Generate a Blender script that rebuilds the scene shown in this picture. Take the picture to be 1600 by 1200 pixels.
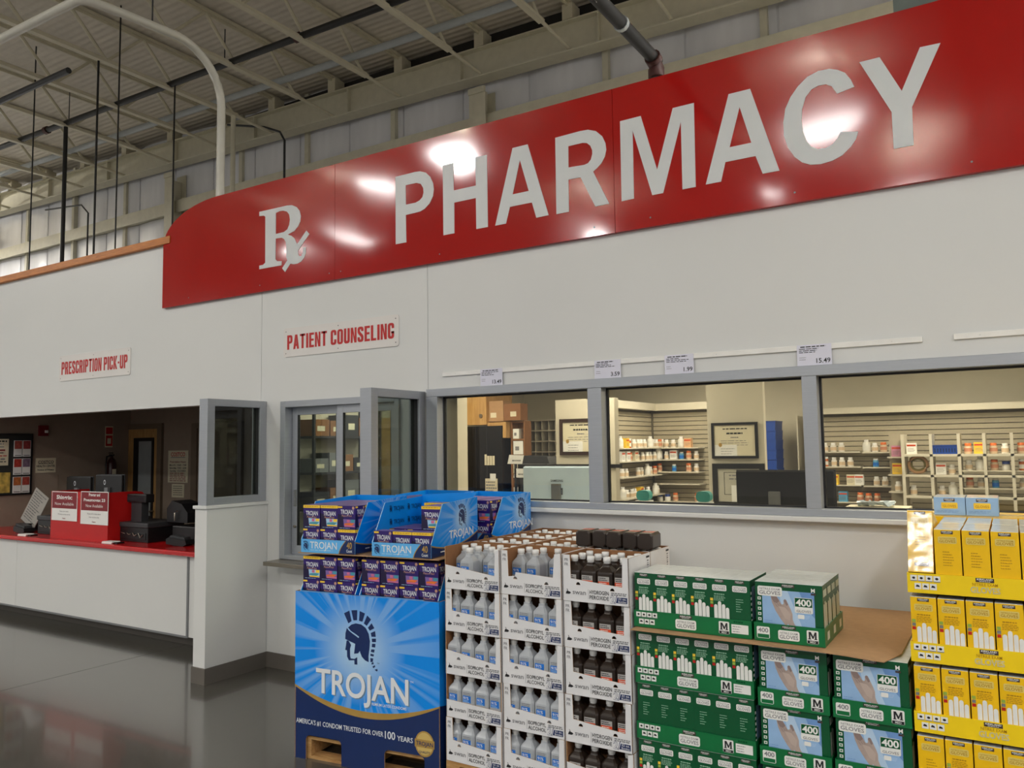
import bpy, math, random
from mathutils import Vector, Matrix
from mathutils.geometry import tessellate_polygon
random.seed(7)
for o in list(bpy.data.objects): bpy.data.objects.remove(o)
scene = bpy.context.scene
COL = scene.collection
R = math.radians

# ------------------------------------------------------------------ camera, world, light, exposure
cam_d = bpy.data.cameras.new('camera'); cam = bpy.data.objects.new('camera', cam_d); COL.objects.link(cam)
cam.matrix_world = Matrix(((0.848, 0.053, 0.527, 0.0), (0.530, -0.058, -0.846, 0.0), (-0.014, 0.997, -0.077, 1.85), (0, 0, 0, 1)))
_q = cam.matrix_world.to_quaternion(); cam.matrix_world = Matrix.Translation((0, 0, 1.85)) @ _q.to_matrix().to_4x4()
cam_d.sensor_fit = 'HORIZONTAL'; cam_d.sensor_width = 36.0; cam_d.lens = 36.0 * 1246 / 1600
cam_d.clip_start = 0.05; cam_d.clip_end = 200
scene.camera = cam
vs = scene.view_settings
vs.view_transform = 'Standard'; vs.look = 'None'; vs.gamma = 1.0; vs.use_curve_mapping = False; vs.exposure = 0.10
world = bpy.data.worlds.new('store_air'); scene.world = world; world.use_nodes = True
wb = world.node_tree.nodes['Background']; wb.inputs[0].default_value = (1.0, 0.985, 0.955, 1); wb.inputs[1].default_value = 0.50
LAMP_W = 215.0          # watts of each high bay lamp
# high bay lamps of the sales floor: x, y, z, lens radius, share of LAMP_W
LAMPS = [(-8.9, -2.8, 7.5, .45, 1.0), (-11.35, -3.35, 7.5, .26, .16), (-17.2, -6.4, 7.5, .3, .3), (-2.55, -5.3, 7.5, .6, .55), (-14.4, -5.7, 7.5, .6, .4),
         (4.2, -3.0, 7.5, .42, 1.15), (-4.3, -8.5, 7.5, .3, .2), (-20.5, -1.5, 7.5, .42, 1.5), (-25.5, 6.5, 7.5, .42, 5.5), (-9.5, -10, 7.5, .42, 1.0), (3.5, -10, 7.5, .42, 1.0), (-30.5, 8.0, 7.5, .42, 1.6),
         (6.5, .6, 7.5, .42, .4), (11.5, 1.5, 7.5, .42, .8), (10.5, -4.5, 7.5, .42, 1.3), (-1.6, -10.2, 7.5, .42, .8), (1.5, 8.0, 7.3, .42, 1.0)]  # last lamp is unseen fill added over the pharmacy for girder and roof

# ------------------------------------------------------------------ materials
def lin(c):
    c /= 255.0
    return c / 12.92 if c <= .04045 else ((c + .055) / 1.055) ** 2.4
MATS = {}
def M(name, rgb, rough=.5, metal=0.0, var=.05, vs_=8.0, bump=0.0, bs=60.0, coat=0.0, emit=None, alpha=None, spec=.5, stretch=None, trans=0.0):
    if name in MATS: return MATS[name]
    m = bpy.data.materials.new(name); m.use_nodes = True; nt = m.node_tree; b = nt.nodes['Principled BSDF']
    col = [lin(v) for v in rgb] + [1]
    tc = nt.nodes.new('ShaderNodeTexCoord'); mp = nt.nodes.new('ShaderNodeMapping'); nt.links.new(tc.outputs['Object'], mp.inputs[0])
    if stretch: mp.inputs['Scale'].default_value = stretch
    nz = nt.nodes.new('ShaderNodeTexNoise'); nz.inputs['Scale'].default_value = vs_; nz.inputs['Detail'].default_value = 4
    nt.links.new(mp.outputs[0], nz.inputs['Vector'])
    rp = nt.nodes.new('ShaderNodeValToRGB')
    rp.color_ramp.elements[0].position = .3; rp.color_ramp.elements[1].position = .7
    rp.color_ramp.elements[0].color = [c * (1 - var) for c in col[:3]] + [1]
    rp.color_ramp.elements[1].color = [min(1, c * (1 + var)) for c in col[:3]] + [1]
    nt.links.new(nz.outputs['Fac'], rp.inputs[0]); nt.links.new(rp.outputs[0], b.inputs['Base Color'])
    b.inputs['Roughness'].default_value = rough; b.inputs['Metallic'].default_value = metal
    b.inputs['Specular IOR Level'].default_value = spec; b.inputs['Coat Weight'].default_value = coat; b.inputs['Coat Roughness'].default_value = .06
    b.inputs['Transmission Weight'].default_value = trans
    if emit:
        b.inputs['Emission Color'].default_value = [lin(v) for v in emit[0]] + [1]; b.inputs['Emission Strength'].default_value = emit[1]
    if alpha is not None: b.inputs['Alpha'].default_value = alpha
    if bump:
        n2 = nt.nodes.new('ShaderNodeTexNoise'); n2.inputs['Scale'].default_value = bs; n2.inputs['Detail'].default_value = 3
        nt.links.new(mp.outputs[0], n2.inputs['Vector'])
        bp = nt.nodes.new('ShaderNodeBump'); bp.inputs['Strength'].default_value = bump; bp.inputs['Distance'].default_value = .01
        nt.links.new(n2.outputs['Fac'], bp.inputs['Height']); nt.links.new(bp.outputs[0], b.inputs['Normal'])
    MATS[name] = m; return m
def glass(name, tint, rough=.0, refl=1.0):
    if name in MATS: return MATS[name]
    m = bpy.data.materials.new(name); m.use_nodes = True; nt = m.node_tree; nt.nodes.clear()
    out = nt.nodes.new('ShaderNodeOutputMaterial'); mix = nt.nodes.new('ShaderNodeMixShader')
    tr = nt.nodes.new('ShaderNodeBsdfTransparent'); gl = nt.nodes.new('ShaderNodeBsdfGlossy'); fr = nt.nodes.new('ShaderNodeFresnel')
    tr.inputs[0].default_value = [lin(v) for v in tint] + [1]; gl.inputs['Roughness'].default_value = rough; fr.inputs[0].default_value = 1.5
    mu = nt.nodes.new('ShaderNodeMath'); mu.operation = 'MULTIPLY'; mu.inputs[1].default_value = refl; mu.use_clamp = True
    ge = nt.nodes.new('ShaderNodeNewGeometry'); bk = nt.nodes.new('ShaderNodeMath'); bk.operation = 'SUBTRACT'; bk.inputs[0].default_value = 1.0; nt.links.new(ge.outputs['Backfacing'], bk.inputs[1])
    m2 = nt.nodes.new('ShaderNodeMath'); m2.operation = 'MULTIPLY'; nt.links.new(fr.outputs[0], m2.inputs[0]); nt.links.new(bk.outputs[0], m2.inputs[1])   # the inner face of a pane adds no second mirror
    nt.links.new(m2.outputs[0], mu.inputs[0]); nt.links.new(mu.outputs[0], mix.inputs[0])
    nt.links.new(tr.outputs[0], mix.inputs[1]); nt.links.new(gl.outputs[0], mix.inputs[2]); nt.links.new(mix.outputs[0], out.inputs[0])
    MATS[name] = m; return m
def wood(name, c1, c2, scale=6.0, axis=(12, 1, 1), rough=.45):
    if name in MATS: return MATS[name]
    m = M(name, c1, rough); nt = m.node_tree; b = nt.nodes['Principled BSDF']
    w = nt.nodes.new('ShaderNodeTexNoise'); w.inputs['Scale'].default_value = scale; w.inputs['Detail'].default_value = 6; w.inputs['Distortion'].default_value = 1.2
    mp = [n for n in nt.nodes if n.type == 'MAPPING'][0]; mp.inputs['Scale'].default_value = axis
    nt.links.new(mp.outputs[0], w.inputs['Vector'])
    rp = nt.nodes.new('ShaderNodeValToRGB'); rp.color_ramp.elements[0].position = .35; rp.color_ramp.elements[1].position = .65
    rp.color_ramp.elements[0].color = [lin(v) for v in c1] + [1]; rp.color_ramp.elements[1].color = [lin(v) for v in c2] + [1]
    nt.links.new(w.outputs['Fac'], rp.inputs[0]); nt.links.new(rp.outputs[0], b.inputs['Base Color'])
    return m

WALL = M('white_wall_laminate', (219, 220, 218), .38, var=.015, vs_=1.2)
WALL2 = M('interior_wall_paint', (206, 199, 180), .7, var=.03)
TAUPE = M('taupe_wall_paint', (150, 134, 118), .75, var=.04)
ALU = M('anodised_aluminium', (172, 176, 182), .38, .55, var=.03, stretch=(1, 1, 14))
ALUD = M('dark_frame_gasket', (30, 30, 32), .6)  # near-black gasket strips along the panes
STEEL = M('brushed_steel', (150, 142, 130), .32, .9, var=.08, stretch=(2, 30, 30))
CREAM = M('cream_steel_paint', (206, 201, 180), .5, var=.05)
CREAMD = M('joist_steel_paint', (206, 199, 176), .55, var=.05)
PIPEW = M('white_pipe_paint', (205, 203, 192), .35, var=.03)
PIPEG = M('pale_grey_pipe', (176, 182, 184), .5, var=.04)
BLACKP = M('black_iron_pipe', (26, 25, 25), .45, var=.2)
RUST = M('red_oxide_fitting', (70, 34, 30), .6)
COVE = M('grey_rubber_base', (98, 93, 86), .55, var=.04)
WOODT = wood('stained_wood_trim', (178, 100, 24), (204, 126, 40), 5, (1, 12, 12))
PINE = wood('pallet_pine', (190, 150, 96), (160, 116, 66), 6, (1, 10, 10), .75)
MAPLE = wood('maple_veneer', (198, 158, 100), (176, 134, 78), 4, (10, 10, 1))
BLACK = M('black_plastic', (22, 22, 24), .42, var=.15)
DARKG = M('dark_grey_plastic', (52, 53, 56), .45, var=.1)
MIDG = M('mid_grey_plastic', (120, 122, 124), .45)
WHITE = M('white_paper', (236, 236, 232), .55, var=.015)
OFFW = M('off_white_paper', (222, 214, 186), .6, var=.03)
INK = M('black_ink', (28, 28, 32), .5, var=.05)
GREYINK = M('grey_ink', (128, 128, 132), .6)
REDINK = M('red_ink', (188, 14, 14), .45, var=.03)
DARKRED = M('maroon_print', (128, 18, 30), .45, var=.03)
REDTOP = M('red_laminate', (192, 16, 20), .25, var=.04, coat=.3)
REDBOX = M('red_board', (186, 18, 18), .4, var=.03)
KRAFT = M('kraft_cardboard', (174, 138, 100), .85, var=.05, vs_=30, bump=.05)
KRAFTD = M('brown_cardboard', (138, 96, 62), .85, var=.06, vs_=30)
CARDW = M('white_cardboard', (226, 226, 228), .6, var=.025, vs_=14, bump=.02)
NAVY = M('navy_print', (14, 40, 92), .3, var=.04)
BLUEP = M('bright_blue_print', (4, 140, 234), .3, var=.04)
LBLUE = M('light_blue_print', (96, 178, 236), .3, var=.05)
PALEB = M('pale_blue_print', (168, 208, 238), .3, var=.04)
GOLD = M('gold_print', (186, 150, 78), .35, .3, var=.08)
SILVER = M('silver_white_print', (226, 230, 234), .3, var=.02)
GREYSH = M('letter_shadow_grey', (96, 128, 160), .4)
PURP = M('purple_print', (44, 22, 104), .28, var=.08)
PURPD = M('dark_purple_print', (24, 12, 58), .3, var=.08)
PURPL = M('lilac_print', (128, 104, 170), .35)
YELB = M('yellow_band_print', (246, 206, 62), .35, var=.03)
PINK = M('pink_print', (206, 110, 150), .35)
ORANGE = M('orange_print', (232, 118, 52), .35, var=.08)
TEALP = M('teal_print', (70, 150, 170), .35)
TAN = M('script_tan_print', (196, 150, 130), .4)
GREEN = M('green_carton_print', (8, 108, 58), .28, var=.04)
GREEND = M('dark_green_carton_print', (6, 82, 46), .25, var=.04)
YELL = M('yellow_carton_print', (246, 196, 12), .28, var=.03)
YELT = M('yellow_tray_print', (250, 214, 18), .35, var=.02)
YELD = M('dull_yellow_ink', (188, 140, 12), .4)
BADGE = M('badge_dark_print', (66, 52, 50), .4)
SKY = M('sky_blue_print', (150, 186, 226), .25, var=.05, vs_=20)
SKYD = M('mid_blue_print', (112, 152, 208), .25, var=.08, vs_=16)
SKYL = M('pale_sky_print', (186, 212, 238), .25, var=.05)
GLOVE = M('translucent_glove_print', (176, 158, 150), .35, var=.1, vs_=30)
GLOVED = M('glove_shade_print', (140, 122, 118), .35, var=.1, vs_=30)
WRAP = M('wrap_sheen_top', (232, 240, 238), .2, var=.06, vs_=24, bump=.15, bs=26, coat=.5)  # clear film's whitish reflection is put into the pale base colour
PALEG = M('pale_green_ink', (140, 186, 158), .4)
GLARE = M('crinkled_clear_wrap', (236, 222, 176), .14, var=.05, bump=.25, bs=14, coat=1.0)
PLASW = M('natural_plastic_bottle', (172, 177, 183), .32, var=.05, vs_=12, spec=.5)
CAPW = M('white_cap', (238, 238, 236), .4, var=.02)
BROWNB = M('brown_plastic_bottle', (44, 34, 28), .3, var=.12)
LABB = M('blue_bottle_label', (24, 112, 208), .4, var=.03)
LABG = M('grey_bottle_label', (170, 168, 166), .45)
LABO = M('orange_bottle_label', (214, 76, 38), .45)
LABS = M('soft_orange_label', (204, 140, 110), .5)
AMBER = M('amber_plastic', (196, 98, 26), .3, var=.1)
PILLW = M('white_pill_bottle', (228, 226, 218), .4, var=.02)
PILLC = M('beige_pill_label', (214, 190, 160), .5)
PBLUE = M('pill_blue', (36, 66, 140), .4)
PCYAN = M('pill_cyan', (90, 160, 200), .4)
PTEAL = M('teal_holder', (64, 158, 150), .4)
PGREEN = M('pill_green', (150, 176, 70), .4)
SHELF = M('shelf_cream_steel', (214, 208, 190), .5, var=.03)
SLAT = M('slatwall_cream', (176, 168, 146), .55, var=.04)
SLATG = M('slatwall_groove', (104, 98, 84), .7)
BIN = M('blue_plastic_bin', (14, 66, 156), .4, var=.06)
DOORG = M('frosted_door_glass', (150, 156, 156), .25, var=.05)
DFRAME = M('door_frame_taupe', (118, 102, 84), .5)
INSUL = M('insulation_vinyl_facing', (232, 232, 236), .24, var=.05, vs_=1.6, bump=.5, bs=2.2, stretch=(3, 1, .6))
GLASS = glass('window_glass', (226, 224, 216), 0.0, 1.0)
GLASSG = glass('wing_glass', (200, 206, 200), 0.0, 1.3)
LENS = M('lamp_lens', (255, 255, 255), .4, emit=((255, 246, 232), 12.0))
TROF = M('troffer_diffuser', (255, 255, 255), .4, emit=((255, 244, 222), 6.0))

# red sign sheet: glossy, a little wavy
SIGN = M('glossy_red_sign_sheet', (166, 14, 10), .10, var=.03, vs_=1.5, coat=.2)
_nt = SIGN.node_tree; _n = _nt.nodes.new('ShaderNodeTexNoise'); _n.inputs['Scale'].default_value = 1.1; _n.inputs['Detail'].default_value = 1.0
_mp = [n for n in _nt.nodes if n.type == 'MAPPING'][0]; _nt.links.new(_mp.outputs[0], _n.inputs['Vector'])
_b = _nt.nodes.new('ShaderNodeBump'); _b.inputs['Strength'].default_value = .5; _b.inputs['Distance'].default_value = .02
_nt.links.new(_n.outputs['Fac'], _b.inputs['Height'])
_nt.links.new(_b.outputs[0], _nt.nodes['Principled BSDF'].inputs['Normal']); _nt.links.new(_b.outputs[0], _nt.nodes['Principled BSDF'].inputs['Coat Normal'])
LETTER = M('white_vinyl_letter', (214, 217, 217), .4, var=.02)

# polished concrete floor
FLOOR = M('polished_concrete', (84, 82, 76), .19, var=.10, vs_=.9, spec=.62, coat=.35)
# ribbed roof deck
DECK = M('ribbed_roof_deck', (212, 204, 190), .7, var=.05)
_nt = DECK.node_tree; _w = _nt.nodes.new('ShaderNodeTexWave'); _w.bands_direction = 'Y'; _w.inputs['Scale'].default_value = 2.4
_mp = [n for n in _nt.nodes if n.type == 'MAPPING'][0]; _nt.links.new(_mp.outputs[0], _w.inputs['Vector'])
_b = _nt.nodes.new('ShaderNodeBump'); _b.inputs['Strength'].default_value = .35; _b.inputs['Distance'].default_value = .03
_nt.links.new(_w.outputs['Fac'], _b.inputs['Height']); _nt.links.new(_b.outputs[0], _nt.nodes['Principled BSDF'].inputs['Normal'])

# printed blue sunburst: a real radial print around the emblem, in the panel's own coordinates
def burst_mat(name, cx, cz, rad):
    m = bpy.data.materials.new(name); m.use_nodes = True; nt = m.node_tree; b = nt.nodes['Principled BSDF']
    tc = nt.nodes.new('ShaderNodeTexCoord'); sp = nt.nodes.new('ShaderNodeSeparateXYZ'); nt.links.new(tc.outputs['Object'], sp.inputs[0])
    def mth(op, a, bb):
        n = nt.nodes.new('ShaderNodeMath'); n.operation = op
        for i, v in enumerate((a, bb)):
            if isinstance(v, (int, float)): n.inputs[i].default_value = v
            else: nt.links.new(v, n.inputs[i])
        return n.outputs[0]
    ax = 'Y' if cx < 0 else 'X'
    dx = mth('SUBTRACT', sp.outputs[ax], abs(cx)); dz = mth('SUBTRACT', sp.outputs['Z'], cz)
    ang = mth('ARCTAN2', dz, dx); r = mth('SQRT', mth('ADD', mth('MULTIPLY', dx, dx), mth('MULTIPLY', dz, dz)), 0)
    n1 = nt.nodes.new('ShaderNodeTexNoise'); n1.noise_dimensions = '1D'; n1.inputs['Scale'].default_value = 5.2; n1.inputs['Detail'].default_value = 2.0; nt.links.new(ang, n1.inputs['W'])
    rr = nt.nodes.new('ShaderNodeValToRGB'); rr.color_ramp.elements[0].position = .47; rr.color_ramp.elements[1].position = .56; nt.links.new(n1.outputs['Fac'], rr.inputs[0])
    core = mth('SUBTRACT', 1.25, mth('DIVIDE', r, rad)); core = nt.nodes.new('ShaderNodeClamp') if False else core
    far = mth('SUBTRACT', 1.0, mth('DIVIDE', r, rad * 3.2))
    ray = mth('MULTIPLY', mth('MULTIPLY', rr.outputs[0], .62), far)
    tot = nt.nodes.new('ShaderNodeMath'); tot.operation = 'MAXIMUM'; tot.use_clamp = True; nt.links.new(core, tot.inputs[0]); nt.links.new(ray, tot.inputs[1])
    mx = nt.nodes.new('ShaderNodeMix'); mx.data_type = 'RGBA'; nt.links.new(tot.outputs[0], mx.inputs[0])
    mx.inputs[6].default_value = [lin(v) for v in (0, 138, 236)] + [1]; mx.inputs[7].default_value = [lin(v) for v in (176, 210, 238)] + [1]
    nt.links.new(mx.outputs[2], b.inputs['Base Color']); b.inputs['Roughness'].default_value = .25
    return m
BURST = burst_mat('sunburst_print_display', .47, .68, .26)
BURSTS = burst_mat('sunburst_print_tray_side', -.36, .20, .10)

# ------------------------------------------------------------------ geometry helpers
class Fr:
    def __init__(s, o, u=(1, 0, 0), v=(0, 0, 1)):
        s.o = Vector(o); s.u = Vector(u); s.v = Vector(v); s.n = s.u.cross(s.v).normalized()
    def p(s, a, b, off=0.0): return s.o + s.u * a + s.v * b + s.n * off
class G:
    def __init__(s): s.v = []; s.f = []; s.mi = []; s.ms = []; s.sm = []
    def m(s, mat):
        if mat not in s.ms: s.ms.append(mat)
        return s.ms.index(mat)
    def face(s, pts, mat, smooth=False):
        b = len(s.v); s.v += [tuple(p) for p in pts]; s.f.append(tuple(range(b, b + len(pts)))); s.mi.append(s.m(mat)); s.sm.append(smooth)
    def raw(s, vs, fs, mat, smooth=False):
        b = len(s.v); s.v += [tuple(p) for p in vs]; k = s.m(mat)
        for f in fs: s.f.append(tuple(b + i for i in f)); s.mi.append(k); s.sm.append(smooth)
    def box(s, x0, x1, y0, y1, z0, z1, mat):
        vs = [(x, y, z) for z in (z0, z1) for y in (y0, y1) for x in (x0, x1)]
        s.raw(vs, [(0, 2, 3, 1), (4, 5, 7, 6), (0, 1, 5, 4), (2, 6, 7, 3), (0, 4, 6, 2), (1, 3, 7, 5)], mat); return s
    def flat(s, poly, fr, mat, off=.0008, holes=()):
        loops = [[Vector((a, b, 0)) for a, b in poly]] + [[Vector((a, b, 0)) for a, b in h] for h in holes]
        tri = tessellate_polygon(loops); pts = [q for l in loops for q in l]
        s.raw([fr.p(q.x, q.y, off) for q in pts], tri, mat); return s
    def rect(s, fr, a0, a1, b0, b1, mat, off=.0008):
        s.face([fr.p(a0, b0, off), fr.p(a1, b0, off), fr.p(a1, b1, off), fr.p(a0, b1, off)], mat); return s
    def rrect(s, fr, a0, a1, b0, b1, r, mat, off=.0008, n=3): return s.flat(rpoly(a0, a1, b0, b1, r, n), fr, mat, off)
    def prism(s, poly, fr, t, mf, mb=None, me=None, holes=()):
        mb = mb or mf; me = me or mb
        s.flat(poly, fr, mf, 0.0, holes); s.flat(poly, fr, mb, -t, holes)
        for l in [poly] + list(holes):
            for i in range(len(l)):
                a, b = l[i], l[(i + 1) % len(l)]
                s.face([fr.p(*a), fr.p(*b), fr.p(b[0], b[1], -t), fr.p(a[0], a[1], -t)], me)
        return s
    def tube(s, pts, r, mat, n=8, cap=True):
        pts = [Vector(p) for p in pts]; rings = []
        for i, p in enumerate(pts):
            d = (pts[min(i + 1, len(pts) - 1)] - pts[max(i - 1, 0)]).normalized()
            a = d.cross(Vector((0, 0, 1)) if abs(d.z) < .9 else Vector((1, 0, 0))).normalized(); b = d.cross(a)
            rings.append([p + a * (r * math.cos(t)) + b * (r * math.sin(t)) for t in [2 * math.pi * k / n for k in range(n)]])
        vs = [q for rg in rings for q in rg]
        fs = [(i * n + k, i * n + (k + 1) % n, (i + 1) * n + (k + 1) % n, (i + 1) * n + k) for i in range(len(pts) - 1) for k in range(n)]
        s.raw(vs, fs, mat, True)
        if cap: s.raw(rings[0], [tuple(range(n))], mat); s.raw(rings[-1], [tuple(range(n))], mat)
        return s
    def lathe(s, prof, mat, c=(0, 0, 0), n=12, smooth=True):
        vs = [(c[0] + r * math.cos(2 * math.pi * k / n), c[1] + r * math.sin(2 * math.pi * k / n), c[2] + z) for r, z in prof for k in range(n)]
        fs = [(i * n + k, i * n + (k + 1) % n, (i + 1) * n + (k + 1) % n, (i + 1) * n + k) for i in range(len(prof) - 1) for k in range(n)]
        s.raw(vs, fs, mat, smooth); s.raw(vs[:n], [tuple(range(n))], mat); s.raw(vs[-n:], [tuple(range(n))], mat); return s
    def loft(s, prof, mat, c=(0, 0, 0), asp=1.0, k=.28, smooth=False):
        # rounded square sections (half width, z)
        vs = []; n = 8
        for h, z in prof:
            q = h * k; hy = h * asp
            for x, y in ((h, hy - q), (h - q, hy), (-h + q, hy), (-h, hy - q), (-h, -hy + q), (-h + q, -hy), (h - q, -hy), (h, -hy + q)): vs.append((c[0] + x, c[1] + y, c[2] + z))
        fs = [(i * n + j, i * n + (j + 1) % n, (i + 1) * n + (j + 1) % n, (i + 1) * n + j) for i in range(len(prof) - 1) for j in range(n)]
        s.raw(vs, fs, mat, smooth); s.raw(vs[:n], [tuple(range(n))], mat); s.raw(vs[-n:], [tuple(range(n))], mat); return s
    def text(s, st, fr, a, b, h, mat, w=None, off=.0012, bold=0.0, al='L', shear=0.0, wmax=None):
        vs, fs, x0, x1 = glyphs(st, bold); k = h / CAP; kx = k
        if w: kx = w / (x1 - x0)
        if wmax and (x1 - x0) * kx > wmax: kx = wmax / (x1 - x0)
        W = (x1 - x0) * kx; a0 = a - (0 if al == 'L' else W / 2 if al == 'C' else W)
        s.raw([fr.p(a0 + (x - x0) * kx + shear * y * k, b + y * k, off) for x, y in vs], fs, mat); return s
    def mesh(s, name):
        me = bpy.data.meshes.new(name); me.from_pydata(s.v, [], s.f)
        for m in s.ms: me.materials.append(m)
        me.polygons.foreach_set('material_index', s.mi); me.polygons.foreach_set('use_smooth', s.sm); me.update(); return me
    def build(s, name, parent=None, label=None, cat=None, group=None, kind=None, loc=None, rz=0.0, bev=0.0):
        o = bpy.data.objects.new(name, s.mesh(name)); COL.objects.link(o)
        return setup(o, parent, label, cat, group, kind, loc, rz, bev)
def setup(o, parent=None, label=None, cat=None, group=None, kind=None, loc=None, rz=0.0, bev=0.0):
    if parent is not None: o.parent = parent
    if label: o['label'] = label
    if cat: o['category'] = cat
    if group: o['group'] = group
    if kind: o['kind'] = kind
    if loc is not None: o.location = loc
    if rz: o.rotation_euler = (0, 0, rz)
    if bev:
        md = o.modifiers.new('soft_edges', 'BEVEL'); md.width = bev; md.segments = 2; md.limit_method = 'ANGLE'
    return o
def thing(name, label=None, cat=None, loc=(0, 0, 0), rz=0.0, group=None, kind=None, parent=None):
    o = bpy.data.objects.new(name, None); o.empty_display_size = .05; COL.objects.link(o)
    return setup(o, parent, label, cat, group, kind, loc, rz)
KIDS = {}
def kids(o): return [c for c in bpy.data.objects if c.parent == o]
def proto(o):
    # remember a built thing so that copies are cheap
    KIDS[o.name] = [(c, kids(c)) for c in kids(o)]; return o
def dup(src, loc=None, rz=None, label=None, group=None):
    r = src.copy(); COL.objects.link(r)
    if loc is not None: r.location = loc
    if rz is not None: r.rotation_euler = (0, 0, rz)
    if label: r['label'] = label
    if group: r['group'] = group
    for c, gs in KIDS[src.name]:
        k = c.copy(); COL.objects.link(k); k.parent = r
        for g in gs:
            q = g.copy(); COL.objects.link(q); q.parent = k
    return r
class Stamp:
    # the first placing uses the prototype itself, later ones are copies
    def __init__(s, o): s.o = proto(o); s.used = False
    def put(s, loc, label, group=None, rz=0.0):
        if not s.used:
            s.used = True; s.o.location = loc; s.o.rotation_euler = (0, 0, rz); s.o['label'] = label
            if group: s.o['group'] = group
            return s.o
        return dup(s.o, loc, rz, label, group)
def rpoly(a0, a1, b0, b1, r, n=3):
    o = []
    for cx, cy, t0 in ((a1 - r, b1 - r, 0), (a0 + r, b1 - r, 90), (a0 + r, b0 + r, 180), (a1 - r, b0 + r, 270)):
        for k in range(n + 1):
            t = R(t0 + 90 * k / n); o.append((cx + r * math.cos(t), cy + r * math.sin(t)))
    return o
def ell(cx, cy, rx, ry, n=16, t0=0, t1=360, close=True):
    k = n if close and t1 - t0 == 360 else n + 1
    return [(cx + rx * math.cos(R(t0 + (t1 - t0) * i / n)), cy + ry * math.sin(R(t0 + (t1 - t0) * i / n))) for i in range(k)]
_GL = {}
def glyphs(st, bold):
    key = (st, bold)
    if key not in _GL:
        cu = bpy.data.curves.new('lettering', 'FONT'); cu.body = st; cu.size = 1.0; cu.resolution_u = 5 if st in ('TROJAN', '400', '40', '100') else 2 if len(st) > 3 else 4; cu.fill_mode = 'FRONT'; cu.offset = bold
        ob = bpy.data.objects.new('lettering', cu); me = bpy.data.meshes.new_from_object(ob)
        vs = [(v.co.x, v.co.y) for v in me.vertices]; fs = [tuple(p.vertices) for p in me.polygons]
        bpy.data.objects.remove(ob); bpy.data.meshes.remove(me); bpy.data.curves.remove(cu)
        xs = [v[0] for v in vs]; _GL[key] = (vs, fs, min(xs), max(xs))
    return _GL[key]
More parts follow.
